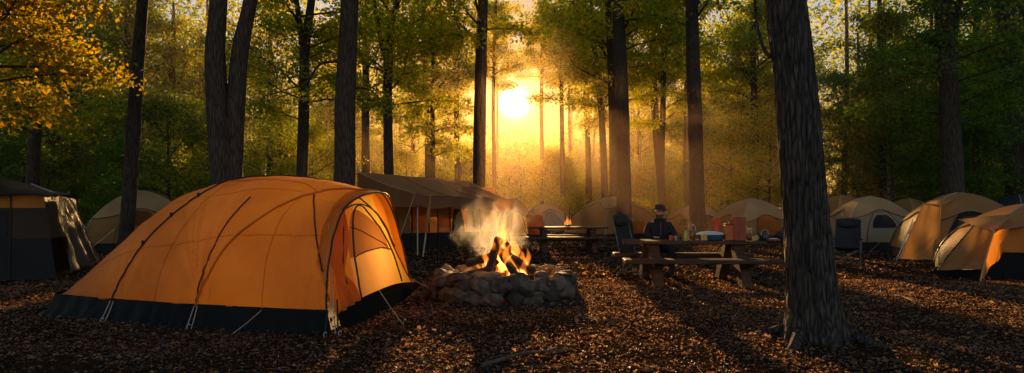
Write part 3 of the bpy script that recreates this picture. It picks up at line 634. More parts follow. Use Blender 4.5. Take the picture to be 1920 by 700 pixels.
# far woods: one mass
def far_woods():
    rng = np.random.default_rng(8); n = 90000
    px = rng.uniform(-200, 2120, n); y = rng.uniform(90, 118, n); x = (px - CX) / F * y
    py = rng.uniform(-60, 392, n); z = EYE + (HOR - py) / F * y
    clump = np.array([mnoise.noise(Vector((a * .09, b * .02, c * .16))) for a, b, c in zip(x, y, z)])
    side = np.clip((np.abs(px - 975) - 60) / 420, 0, 1)
    topy = 252 - 290 * side      # crowns rise away from the gap in front of the sun
    keep = (py > topy + clump * 90) & (clump > -.38 - .35 * side + .25 * (py < 250) * (1 - side)) & (z > .1)
    x, y, z = x[keep], y[keep], z[keep]; n = len(x)
    # a closed lower storey behind the bright gap
    n2 = 26000; px2 = rng.uniform(560, 1420, n2); y2 = rng.uniform(86, 116, n2); t2 = np.array([270 + 26 * mnoise.noise(Vector((a * .02, 0, 3))) + 14 * mnoise.noise(Vector((a * .07, 0, 8))) for a in px2]); py2 = t2 + (392 - t2) * rng.uniform(0, 1, n2) ** .8
    x = np.concatenate([x, (px2 - CX) / F * y2]); y = np.concatenate([y, y2]); z = np.concatenate([z, EYE + (HOR - py2) / F * y2]); n = len(x)
    P = np.column_stack([x, y, z]); L = rng.uniform(.45, .95, n)
    V, Fc = leaf_arrays(P, rnd_normals(n, 1.0, rng), rng.normal(size=(n, 3)), L, L * .6)
    mb = MB()
    rr = random.Random(5)
    for i in range(150):
        yy = rr.uniform(90, 116); xx = rr.uniform(-1, 1) * yy * .95; h = rr.uniform(12, 22) if abs(xx) > 12 else rr.uniform(7, 12); r = rr.uniform(.12, .28); b = rr.uniform(-.6, .6)
        mb.tube([(xx, yy, -.2), (xx + b * .4, yy, h * .5), (xx + b, yy, h)], [r, r * .7, r * .25], 6, cap=False)
    bv = np.array(mb.v); bf = np.array([t for f in mb.f for t in ((f[0], f[1], f[2]), (f[0], f[2], f[3]))])
    me = fastmesh('far_woods', np.concatenate([bv, V]), np.concatenate([bf, Fc + len(bv)]), ['bark', 'leaf'], np.concatenate([np.zeros(len(bf)), np.ones(len(Fc))]))
    o = bpy.data.objects.new('far_woods', me); COL.objects.link(o); o.color = (.9, 1, .9, 1); tag(o, 'far mass of woods closing the view behind the forest trees', 'woods', kind='stuff')
far_woods()

# haze in the forest air (a thin, even volume)
mb = MB(); mb.add([(-70, 18.6, -1), (70, 18.6, -1), (70, 85, -1), (-70, 85, -1), (-70, 18.6, 15), (70, 18.6, 15), (70, 85, 15), (-70, 85, 15)], [(0, 3, 2, 1), (4, 5, 6, 7), (0, 1, 5, 4), (1, 2, 6, 5), (2, 3, 7, 6), (3, 0, 4, 7)])
o = mb.build('haze', 'haze_air', smooth=False); tag(o, 'thin golden haze hanging in the forest air', 'haze', kind='stuff')

# ------------------------------------------------------------------ main orange tent
def main_tent():
    A, B, C, D = Vector((-2.06, 6.86, 0)), Vector((-1.68, 10.5, 0)), Vector((-6.05, 8.2, 0)), Vector((-5.6, 11.1, 0))
    t = thing('dome_tent', 'large orange dome tent with black skirt and lit open front, beside the stone fire ring', 'tent', ((A + B + C + D) / 4)[:])
    off = t.location; Hs = .235
    ss = [0, .08, .2, .35, .5, .65, .78, .88, .95, 1.0]; hh = [1.62, 1.70, 1.80, 1.86, 1.83, 1.67, 1.41, 1.04, .64, .26]
    # smooth height along the length
    def h(s): return float(np.interp(s, np.linspace(0, 1, 181), HS))
    raw = np.interp(np.linspace(0, 1, 181), ss, hh); k = np.ones(9) / 9
    HS = np.convolve(np.pad(raw, 4, mode='edge'), k, mode='valid')
    def base(s, q):
        a, b = A.lerp(C, s), B.lerp(D, s); bow = .12 * math.sin(PI * s)
        mid = (a + b) / 2; return mid, (a - mid) * (1 + bow * .6)
    anchors = [(.40, 0.0, .75), (.04, .0, .6), (.70, 0, .4), (.13, .33, .35)]
    def surfp(s, q, push=0.0, wr=True):
        """s along the tent from the door, q 0..1 over the arch from the near foot to the far foot"""
        th = PI * q; mid, hw = base(s, q); c, sn = math.cos(th), math.sin(th)
        fw = max(0, 1 - s / .45) ** 1.2
        if c < 0: ea, eb = lerp(.78, 1.0, fw), lerp(.86, 2.0, fw)
        else: ea, eb = lerp(.78, .72, fw), lerp(.86, .66, fw)
        ea = lerp(ea, .95, min(1, max(0, (s - .5) * 2))); lat = math.copysign(abs(c) ** ea, c)
        zz = Hs + (h(s) - Hs) * abs(sn) ** eb
        lean = 1 - .06 * abs(sn)
        p = mid + hw * lat * .955 * lean; p = Vector((p.x, p.y, zz))
        nrm = Vector((0, 0, 1)) * sn + hw.normalized() * c
        if wr:
            L = (C - A).length; d = 0
            # panels sag between the poles, folds pull towards the pegs
            d -= .08 * math.sin(PI * min(1, q * 2.1)) * (1 - abs(((s * 2.6 + q * .9) % 1) * 2 - 1)) if q < .5 else 0
            for as_, aq, am in anchors:
                dx, dz = (s - as_) * L, (q - aq) * 2.6; r = math.hypot(dx, dz) + .02; an = math.atan2(dz, dx)
                d += am * .055 * (abs(math.sin(an * 13 + 1.5 * math.sin(an * 7))) - .6) * math.exp(-r / .55) * min(1, r / .12)
            d += .022 * mnoise.noise(Vector((s * 7, q * 6, 2))) + .010 * mnoise.noise(Vector((s * 26, q * 14, 8)))
            p = p + nrm * d
        return p + nrm * push
    # rainfly body
    ns, nq = 170, 120
    mb = MB(); mb.grid([[surfp(i / ns, j / nq) for j in range(nq + 1)] for i in range(ns + 1)])
    fly = mb.build('rainfly', 'orange', t, off=off)
    # skirt: black band that flares to the ground round three sides
    mb = MB(); path = [(i / 80, 0.0) for i in range(81)] + [(1.0, j / 40) for j in range(1, 41)] + [(1 - i / 80, 1.0) for i in range(1, 81)]
    cen = (A + B + C + D) / 4; rows = []
    for kk in range(7):
        u = kk / 6; row = []
        for i, (s, q) in enumerate(path):
            p = surfp(s, q, wr=False); p = p + (surfp(s, q) - p) * .6; o_ = Vector((p.x - cen.x, p.y - cen.y, 0)); o_.normalize()
            fl = (.10 * u + .05 * u * u) * 1.0; w = .018 * math.sin(i * 1.7 + 3 * math.sin(i * .31)) * u + .02 * mnoise.noise(Vector((i * .22, u * 2, 4)))
            q2 = p + o_ * (fl + w); z = (p.z + .012 + (.018 if kk == 0 else 0)) * (1 - u) + (-.01) * u
            row.append((q2.x, q2.y, z))
        rows.append(row)
    mb.grid(rows); mb.build('skirt', 'skirt', t, off=off)
    # pole sleeves lying on the fly (s,q control points)
    def sleeve(pts, r=.016, mat='trim_black', push=.012, name='pole_sleeve'):
        pp = bez([(a, b, 0) for a, b in pts], 14); m_ = MB(); m_.tube([surfp(min(1, max(0, p.x)), min(1, max(0, p.y)), push) for p in pp], r, 7); return m_.build(name, mat, t, off=off)
    sleeve([(.74, .0), (.67, .12), (.585, .27), (.50, .40), (.40, .49), (.25, .54), (.10, .60)], r=.011)
    sleeve([(.42, .0), (.33, .12), (.22, .24), (.12, .36), (.05, .44), (.0, .5)], r=.013, mat='orange')
    sleeve([(.42, .0), (.385, .10), (.34, .22), (.32, .28)], r=.009)
    sleeve([(.13, .34), (.075, .20), (.02, .06)], r=.010)
    sleeve([(.5, .41), (.35, .40), (.2, .39), (.13, .36)], r=.006, mat='orange')
    sleeve([(.003, q) for q in (.0, .1, .2, .3, .4, .5, .6, .7, .8, .9, 1.0)], r=.012, mat='trim_black', push=.004, name='front_hoop')
    for a_, b_ in (((.985, .12), (.02, .16)), ((.9, .30), (.16, .335))):
        sleeve([(lerp(a_[0], b_[0], k / 5), lerp(a_[1], b_[1], k / 5)) for k in range(6)], r=.0035, mat='orange', push=.002, name='seam')
    sleeve([(.20, .0), (.195, .12), (.18, .25), (.15, .34)], r=.0035, mat='orange', push=.002, name='seam')
    sleeve([(.57, .0), (.55, .12), (.51, .28), (.47, .40)], r=.0035, mat='orange', push=.002, name='seam')
    # clips along the rear pole
    for a, b in ((.655, .15), (.60, .245), (.55, .33)):
        p = surfp(a, b, .02); m_ = MB(); m_.box(p, (.035, .03, .05), eul(.5, .2, .3)); m_.build('clip', 'trim_black', t, off=off)
    # brow: the fly carries on past the door as a small peaked awning
    rows = []
    for i in range(9):
        u = i / 8; row = []
        for j in range(41):
            q = .26 + .42 * j / 40; p = surfp(0.0, q, .012, wr=False); f_ = math.sin(PI * j / 40); row.append(p + Vector((.09, -.01, -.03)) * u * f_ ** 1.3)
        rows.append(row)
    mb = MB(); mb.grid(rows); mb.build('brow', 'orange', t, off=off)
    mb = MB(); mb.tube(rows[-1], .012, 6); mb.build('brow_edge', 'trim_black', t, off=off)
    # front wall just inside the hoop
    sF = .035
    def front(a, zf, push=0.0):
        """a 0..1 from near to far foot; zf 0..1 up to the arch"""
        lo, hi = 0.0, 1.0
        p0, p1 = surfp(sF, 0.0, wr=False), surfp(sF, 1.0, wr=False); lat = lerp(0.02, .98, a)
        # find q whose lateral position equals lat
        for _ in range(22):
            m_ = (lo + hi) / 2; p = surfp(sF, m_, wr=False); u = (p - p0).dot(p1 - p0) / (p1 - p0).length_squared
            if u < lat: lo = m_
            else: hi = m_
        top = surfp(sF, lo, wr=False); ground_ = A.lerp(B, lat); ground_ = Vector((ground_.x + .12, ground_.y, .14)); top = top + Vector((-.02, 0, -.012))
        p = ground_.lerp(top, zf); n_ = Vector((.995, -.095, .1))
        w = .012 * mnoise.noise(Vector((a * 9, zf * 5, 1))) + .007 * math.sin(a * 60 + 5 * mnoise.noise(Vector((a * 4, zf * 2, 3)))) * (1 if a < .25 else .3)
        return p + n_ * (w + push)
    FR = {}
    def frontpatch(name, mat, poly, push, n=22):
        """patch between two a-limits functions of zf"""
        (z0, z1, fa, fb) = poly; rows = []
        for i in range(n + 1):
            zf = lerp(z0, z1, i / n); rows.append([front(lerp(fa(i / n), fb(i / n), j / n), zf, push) for j in range(n + 1)])
        m_ = MB(); m_.grid(rows); return m_.build(name, mat, t, off=off)
    yr = lambda z: .90 - .33 * max(0, (z - .12) / .81) ** 1.3
    dl, dr = (lambda z: .20 + .02 * z), (lambda z: .70 - .06 * z)
    wl, wr_ = (lambda z: .21 + .10 * max(0, (z - .46) / .38) ** 3), (lambda z: .672 - .34 * ((z - .46) / .38) ** 2.0)
    one, zero, tl = (lambda z: 1.0), (lambda z: 0.0), (lambda z: .31 + .1 * (z - .84))
    def fp(name, mat, z0, z1, fa, fb, push=0): frontpatch(name, mat, (z0, z1, lambda u: fa(lerp(z0, z1, u)), lambda u: fb(lerp(z0, z1, u))), push)
    fp('front_panel', 'orange_front', .02, .46, zero, dl); fp('door_panel', 'door_pale', .10, .46, dl, dr); fp('yellow_panel', 'yellow', .10, .46, dr, yr); fp('front_panel', 'orange_front', .02, .46, yr, one)
    fp('front_panel', 'orange_front', .46, .84, zero, wl); fp('mesh_window', 'window_mesh', .46, .84, wl, wr_); fp('yellow_panel', 'yellow', .46, .84, wr_, yr); fp('front_panel', 'orange_front', .46, .84, yr, one)
    fp('front_panel', 'orange_front', .84, 1, zero, tl); fp('yellow_panel', 'yellow', .84, .95, tl, yr); fp('front_panel', 'orange_front', .84, .95, yr, one); fp('front_panel', 'orange_front', .95, 1, tl, one)
    frontpatch('front_skirt', 'skirt_matt', (-.10, .10, lambda u: 0.0, lambda u: .97), .02)
    def zip_(pts, r=.012, mat='trim_black', name='zipper', push=.045):
        pp = bez([(a, z, 0) for a, z in pts], 8); m_ = MB(); m_.tube([front(p.x, p.y, push) for p in pp], r, 6); m_.build(name, mat, t, off=off)
    zip_([(.21, .10), (.21, .3), (.22, .5), (.24, .7), (.30, .85), (.37, .86), (.46, .76), (.57, .62), (.66, .47), (.70, .3), (.72, .12)])
    zip_([(.22, .465), (.4, .465), (.67, .465)], .009)
    zip_([(.23, .72), (.42, .58), (.62, .48)], .007)
    zip_([(.36, .93), (.52, .80), (.68, .60), (.80, .36), (.88, .12)], .011)
    zip_([(.20, .90), (.42, .86), (.60, .74), (.74, .56)], .009)
    zip_([(.10, .10), (.11, .5), (.2, .93)], .008)
    # tied back door curtain on the near side
    rows = []
    for i in range(25):
        zf = .1 + .84 * i / 24; pinch = 1 - .55 * math.exp(-((zf - .42) / .16) ** 2)
        rows.append([front(.03 + .15 * pinch * j / 16, zf, .05 + .03 * math.sin(j / 16 * 14) * pinch) for j in range(17)])
    mb = MB(); mb.grid(rows); mb.build('door_curtain', 'orange_front', t, off=off)
    # groundsheet
    mb = MB(); mb.add([A + Vector((0, 0, .02)), B + Vector((0, 0, .02)), D + Vector((0, 0, .02)), C + Vector((0, 0, .02))], [(0, 1, 2, 3)]); mb.build('groundsheet', 'charcoal', t, off=off, smooth=False)
    # corner webbing, guy lines and pegs
    def line(a, b, r=.005, mat='rope', name='guy_line'):
        m_ = MB(); m_.tube([a, Vector(a).lerp(Vector(b), .5) + Vector((0, 0, -.01)), b], r, 5); return m_.build(name, mat, t, off=off)
    def peg(p, name='peg'):
        m_ = MB(); p = Vector(p); m_.tube([p + Vector((0, 0, -.06)), p + Vector((0, 0, .05)), p + Vector((.015, 0, .065)), p + Vector((.03, 0, .05))], .006, 6); m_.build(name, 'metal_pale', t, off=off)
    pA = surfp(.0, 0.0); 
    line(pA + Vector((0, 0, .02)), A + Vector((.04, -.12, .0)), .012, 'trim_black', 'webbing')
    line(pA + Vector((.1, .02, .14)), A + Vector((.17, -.05, .0)), .010, 'trim_black', 'webbing')
    line(surfp(.03, .2, .02), A + Vector((.13, -.02, .02)), .006)
    peg(A + Vector((.04, -.14, 0))); peg(A + Vector((.18, -.07, 0)))
    for s in (.42, .74):
        p = surfp(s, 0, .0); q = A.lerp(C, s); line(p + Vector((-.02, -.02, 0)), q + Vector((-.03, -.20, .0)), .006); line(p + Vector((.02, -.02, 0)), q + Vector((.03, -.20, 0)), .006); peg(q + Vector((0, -.22, 0)))
    line(surfp(.2, 0.0), A.lerp(C, .26) + Vector((0, -.3, 0)), .004); 
    line(front(.35, .12, .1), A + Vector((.75, .65, .0)), .005); peg(A + Vector((.76, .64, 0)))
    line(front(.98, .3, .02), B + Vector((.35, .1, 0)), .005); peg(B + Vector((.36, .1, 0)))
    line(surfp(.97, .25, .01), Vector((-7.6, 11.2, 0)), .005)
    # battery lantern glowing inside
    lt = thing('lantern', 'lit lantern hanging inside the orange dome tent', 'lantern', (-2.6, 8.95, .95))
    mb = MB(); mb.lathe([(.03, .13), (.055, .12), (.055, .10)], 14); mb.build('cap', 'metal_dark', lt)
    mb = MB(); mb.lathe([(.045, -.06), (.05, -.04), (.05, .07), (.045, .10)], 14); 
    M.setdefault('lamp_glow', emit('lamp_glow', (1, .62, .25), 6)); mb.build('globe', 'lamp_glow', lt)
    mb = MB(); mb.lathe([(.06, -.10), (.06, -.07), (.045, -.06)], 14); mb.build('base', 'metal_dark', lt)
    mb = MB(); mb.tube([(0, 0, .13), (0, .0, .35), (0, 0, .66)], .004, 5); mb.build('hook', 'rope', lt)
    L = bpy.data.lights.new('lantern_light', 'POINT'); L.energy = 62; L.color = (1, .60, .24); L.shadow_soft_size = .12
    lo = bpy.data.objects.new('lantern_light', L); COL.objects.link(lo); lo.parent = lt; lo.location = (.0, 0, -.2)
main_tent()

# ------------------------------------------------------------------ generic dome tent
def dome(label, loc, rz, a, b, H, wall='tan', fly='tan_light', skirt='charcoal', fly_z=.52, door='window_mesh', win=True, sk=.24, group='tents pitched across the campground', corner=.85, glow=None, side=True):
    t = thing('dome_tent', label, 'tent', (loc[0], loc[1], 0), rz, group)
    seed = loc[0] * 1.7
    def sp(phi, z, push=0):
        zz = min(1, max(0, z / H)); r = (1 - zz ** 1.9) ** .62; c, s_ = math.cos(phi), math.sin(phi); k = (1 / max(abs(c), abs(s_))) ** corner
        sag = 1 - .05 * (1 - abs(math.cos(2 * phi + PI)) ) * 0
        wv = 1 + .02 * mnoise.noise(Vector((c * 2.2 + seed, s_ * 2.2, z * 2.5))) + .009 * mnoise.noise(Vector((c * 7 + seed, s_ * 7, z * 4)))
        conc = 1 - .05 * math.cos(2 * phi) ** 2 * math.sin(PI * min(1, zz * 1.1))
        rr = r * k * wv * conc
        return Vector((a * rr * c, b * rr * s_, z)) + Vector((c, s_, .5)).normalized() * push
    n = 96
    def band(z0f, z1f, push, m=14):
        return [[sp(2 * PI * j / n, lerp(z0f(2 * PI * j / n), z1f(2 * PI * j / n), i / m), push) for j in range(n)] for i in range(m + 1)]
    mb = MB(); mb.grid(band(lambda p: sk, lambda p: H * .96, 0, 20), closed=True); mb.build('wall', wall, t)
    mb = MB(); rows = band(lambda p: 0.0, lambda p: sk + .015, .012, 4); mb.grid(rows, closed=True); mb.build('skirt', skirt, t)
    fz = lambda p: H * (fly_z + .16 * math.cos(2 * p) ** 2)
    mb = MB(); mb.grid(band(fz, lambda p: H * .9995, .03, 16), closed=True); mb.build('rainfly', fly, t)
    mb = MB(); mb.tube([sp(2 * PI * j / n, fz(2 * PI * j / n), .035) for j in range(n + 1)], .010, 5); mb.build('fly_hem', 'trim_black' if fly != 'navy' else 'navy', t)
    for q in range(4):
        ph = PI / 4 + q * PI / 2; ca = math.atan2(b * math.sin(ph), a * math.cos(ph)); ph = PI / 4 + q * PI / 2
        mb = MB(); mb.tube([sp(ph, H * .995 * math.sin(PI / 2 * i / 16), .022) for i in range(17)], .014, 6); mb.build('pole', 'metal_dark' if q % 2 else 'rope', t)
    # door on the local -y side with window and zipper
    fr = -PI / 2
    def patch(name, mat, p0, p1, z0, z1, push, round_=.5, m=14):
        rows = []
        for i in range(m + 1):
            u = i / m; sh = 1 - round_ * u ** 3; pm = (p0 + p1) / 2; hw = (p1 - p0) / 2 * sh
            rows.append([sp(fr + lerp(pm - hw, pm + hw, j / m), lerp(z0, z1, u), push) for j in range(m + 1)])
        mb = MB(); mb.grid(rows); return mb.build(name, mat, t), rows
    dz1 = H * .70
    _, rows = patch('door', glow or wall, -.42, .42, sk + .02, dz1, .016, .45)
    edge = [r[0] for r in rows] + rows[-1][1:-1] + [r[-1] for r in reversed(rows)]
    mb = MB(); mb.tube(edge, .010, 5); mb.build('zipper', 'trim_black', t)
    if win: patch('window', door, -.30, .30, H * .40, H * .64, .026, .5)
    if side: patch('side_window', door, .95, 1.35, H * .36, H * .56, .02, .35); patch('side_window', door, -1.35, -.95, H * .36, H * .56, .02, .35)
    for q in (0, 1, 2, 3):
        ph = PI / 4 + q * PI / 2; p = sp(ph, H * .55, .03); g = sp(ph, 0, 0); g = Vector((g.x * 1.32, g.y * 1.32, 0))
        mb = MB(); mb.tube([p, p.lerp(g, .5), g], .006, 4); mb.build('guy_line', 'rope', t)
        mb = MB(); mb.tube([g + Vector((0, 0, -.05)), g + Vector((0, 0, .06))], .008, 5); mb.build('peg', 'metal_pale', t)
    return t
def D_(px, d): return (X(px, d), d)
dome('pale tan dome tent half hidden behind the left side of the large orange tent', D_(268, 22), .5, 1.75, 1.75, 2.0, 'tan_gold', 'tan_light')
dome('small yellow tent peeking out behind the right end of the canvas awning', D_(962, 27), .3, .8, .8, 1.80, 'yellow', 'tan_gold', win=False)
dome('small grey dome tent standing behind the far picnic table', D_(1022, 33), .35, 1.25, 1.2, 1.62, 'grey_fabric', 'tan_light', fly_z=.66, win=False, side=False)
dome('tan dome tent right of the far picnic table, partly hidden by a tall trunk', D_(1148, 29), .55, 1.75, 1.6, 1.92, 'tan', 'tan_light', 'charcoal', door='tan_gold', glow='glow_window', side=False, fly_z=.7)
dome('tan dome tent directly behind a tall straight trunk and the near picnic table', D_(1305, 30), .3, 1.25, 1.3, 1.56, 'tan', 'tan_light', win=False, glow='charcoal')
dome('tan dome tent with a pointed fly behind the boxes on the near picnic table', D_(1408, 27), .25, 1.45, 1.4, 1.80, 'tan_gold', 'tan_light', fly_z=.45, glow='glow_window', win=False)
dome('tan tent half hidden behind the upright beige tent at the right', D_(1578, 27), .2, 1.3, 1.3, 1.95, 'beige', 'tan_gold', side=False)
dome('beige dome tent with a dark side window and a red centre zipper', D_(1630, 22), -.12, 1.42, 1.35, 1.80, 'beige', 'tan_light', door='charcoal', fly_z=.58)
dome('low orange tent roof showing between the beige tent and the larger tan tent', D_(1703, 27), .4, 1.2, 1.2, 1.80, 'tan', 'tan_gold')
dome('dark blue tent at the right edge, behind the golden tents', D_(1910, 25), .2, 1.2, 1.2, 1.92, 'navy', 'navy', win=False)
t = dome('large tan dome tent with a tall upright flap, right of the beige tent', D_(1800, 17.5), -.35, 1.55, 1.35, 1.82, 'tan_gold', 'tan', fly_z=.55, glow='charcoal')
def flap(t, pts, mat, name, n=14, wob=.03):
    a, b, c, d = [Vector(p) for p in pts]; rows = []
    for i in range(n + 1):
        u = i / n; l, r = a.lerp(d, u), b.lerp(c, u); row = []
        for j in range(n + 1):
            v = j / n; p = l.lerp(r, v); nr = (b - a).cross(d - a).normalized(); p = p + nr * (wob * math.sin(v * 11 + u * 2) * (1 - u * .6) + wob * .8 * mnoise.noise(Vector((v * 4, u * 3, a.x))) - .10 * math.sin(PI * v) * math.sin(PI * u)); row.append(p)
        rows.append(row)
    mb = MB(); mb.grid(rows); o = mb.build(name, mat, t); return rows
def wl(t, p):  # world point to the thing's local frame
    return rotz(-t.rotation_euler[2]) @ (Vector(p) - t.location)
def Wp(px, py, d): return Vector((X(px, d), d, Z(py, d)))
rows = flap(t, [wl(t, Wp(1686, 486, 16.2)), wl(t, Wp(1757, 488, 15.9)), wl(t, Wp(1764, 384, 16.1)), wl(t, Wp(1731, 383, 16.4))], 'tan_gold', 'door_flap')
for e in ([r[0] for r in rows], [r[-1] for r in rows], rows[-1]):
    mb = MB(); mb.tube(e, .016, 6); mb.build('flap_edge', 'tan_light', t)
flap(t, [wl(t, Wp(1731, 383, 16.4)), wl(t, Wp(1764, 384, 16.1)), wl(t, Wp(1790, 372, 17.2)), wl(t, Wp(1750, 376, 17.2))], 'tan', 'flap_roof', wob=.01)
mb = MB(); mb.tube([wl(t, Wp(1681, 488, 16.0)), wl(t, Wp(1712, 412, 16.3))], .014, 6); mb.build('flap_pole', 'metal_pale', t)
t = dome('golden tent with a pegged vestibule at the right edge, nearest tent on the right', D_(1938, 13.3), -.32, 1.5, 1.4, 1.50, 'orange', 'tan', 'skirt', fly_z=.62, sk=.5, win=True)
apex = wl(t, Wp(1832, 424, 11.9)); rows = flap(t, [wl(t, Wp(1757, 508, 12.5)), wl(t, Wp(1838, 505, 11.7)), wl(t, Wp(1863, 434, 11.9)), wl(t, Wp(1826, 423, 12.3))], 'tan_gold', 'vestibule', wob=.02)
mb = MB(); mb.tube([r[0] for r in rows], .012, 6); mb.build('vestibule_edge', 'trim_black', t)
flap(t, [wl(t, Wp(1735, 512, 12.6)), wl(t, Wp(1838, 527, 11.6)), wl(t, Wp(1838, 505, 11.68)), wl(t, Wp(1757, 507, 12.48))], 'skirt', 'vestibule_skirt', wob=.01)
flap(t, [wl(t, Wp(1838, 526, 11.6)), wl(t, Wp(1884, 470, 12.2)), wl(t, Wp(1892, 428, 12.4)), wl(t, Wp(1863, 434, 11.9))], 'orange_front', 'vestibule_side', wob=.02)
flap(t, [wl(t, Wp(1826, 423, 12.3)), wl(t, Wp(1863, 434, 11.88)), wl(t, Wp(1902, 400, 12.6)), wl(t, Wp(1795, 412, 13.0))], 'tan', 'vestibule_roof', wob=.012)
mb = MB(); mb.tube([wl(t, Wp(1838, 527, 11.58)), wl(t, Wp(1852, 470, 11.72)), wl(t, Wp(1864, 433, 11.86))], .016, 6); mb.build('vestibule_pole', 'tan_light', t)

# ------------------------------------------------------------------ cabin tent at the left edge
def cabin():
    x1, y0 = X(118, 12.6), 12.3; t = thing('cabin_tent', 'dark cabin tent with an orange band and wide windows at the left edge', 'tent', (-8.95, 12.3, 0), R(24))
    L = t.location; xw0, xw1 = -12.4, -8.75; yb = 15.2
    def lp(x, y, z): return (x - L.x - .2, y - L.y, z)
    def lw(p): q = rotz(-R(24)) @ (Vector(p) - L); return (q.x, q.y, p[2])
    def wallp(mat, name, z0, z1, xa, xb, push=0.0, side=False, n=20):
        rows = []
        for i in range(n + 1):
            z = lerp(z0, z1, i / n); row = []; ins = .16 * z
            for j in range(n + 1):
                u = j / n
                if side: row.append(lp(xw1 - ins * .9 + push + .02 * mnoise.noise(Vector((u * 4, z * 3, 7))), lerp(y0 + ins * .4, yb - ins * .4, lerp(xa, xb, u)), z))
                else: row.append(lp(lerp(xa, xb, u) - (ins * .9 if xb > -9 else 0) * u, y0 + ins * .4 - push + .02 * mnoise.noise(Vector((u * 5, z * 3, 1))), z))
            rows.append(row)
        mb = MB(); mb.grid(rows); return mb.build(name, mat, t)
    wallp('charcoal', 'wall', 0, .80, xw0, xw1); wallp('dark_brown', 'wall', .80, 1.40, xw0, xw1); wallp('orange', 'wall', 1.40, 1.66, xw0, xw1)
    wallp('charcoal', 'wall', 0, .8, 0, 1, side=True); wallp('smoke_plastic', 'wall', .8, 1.66, 0, 1, side=True)
    wallp('charcoal', 'window', .82, 1.34, -11.3, -9.55, .02); wallp('glow_window', 'window', .85, 1.30, -12.3, -11.4, .02)
    for xx in (-9.5, -11.35):
        mb = MB(); mb.tube([lp(xx, y0 - .02, 0.02), lp(xx, y0 + .04, .9), lp(xx, y0 + .09, 1.64)], .014, 6); mb.build('zipper', 'trim_black', t)
    # roof with overhang
    rows = []
    for i in range(13):
        u = i / 12; row = []
        for j in range(25):
            v = j / 24; x = lerp(xw0 - .2, xw1 - .10, v); y = lerp(y0 - .12, yb + .1, u); z = 1.64 + .36 * math.sin(PI * u) ** .8 * min(1, (1 - v) * 3.2 + .12) + .02 * mnoise.noise(Vector((v * 6, u * 4, 2))) - .03 * math.sin(v * PI * 4) * (u < .1)
            row.append(lp(x, y, z))
        rows.append(row)
    mb = MB(); mb.grid(rows); mb.build('roof', 'charcoal', t)
    mb = MB(); mb.tube(rows[0], .014, 6); mb.build('roof_hem', 'trim_black', t)
    # pulled out clear side curtain at the right with creases
    a, b, c, d = Wp(132, 508, 12.4), Wp(184, 487, 14.2), Wp(132, 372, 13.5), Wp(110, 368, 12.3)
    rows = []
    for i in range(31):
        u = i / 30; row = []
        for j in range(31):
            v = j / 30; p = a.lerp(b, v).lerp(d.lerp(c, v), u); p = p + Vector((.07 * math.sin(v * 15 + u * 3) * (1 - u), -.07 * math.sin(v * 22 + 1.4 * u) * (1 - u * .8), 0)); p.x += .05 * mnoise.noise(Vector((v * 4, u * 4, 0))); row.append(lw((p.x, p.y, max(.01, p.z))))
        rows.append(row)
    mb = MB(); mb.grid(rows); mb.build('side_curtain', 'smoke_plastic', t)
    for e in (Wp(215, 430, 16), ):
        p = Wp(150, 478, 14); mb = MB(); mb.tube([lw(p), lw(Wp(180, 458, 15)), lw(e)], .012, 5); mb.build('guy_line', 'rope', t)
    mb = MB(); mb.tube([lw(Wp(58, 345, 13.0)), lw(Wp(134, 375, 13.3)), lw(Wp(186, 488, 14.6))], .012, 6); mb.build('pole', 'metal_pale', t)
cabin()

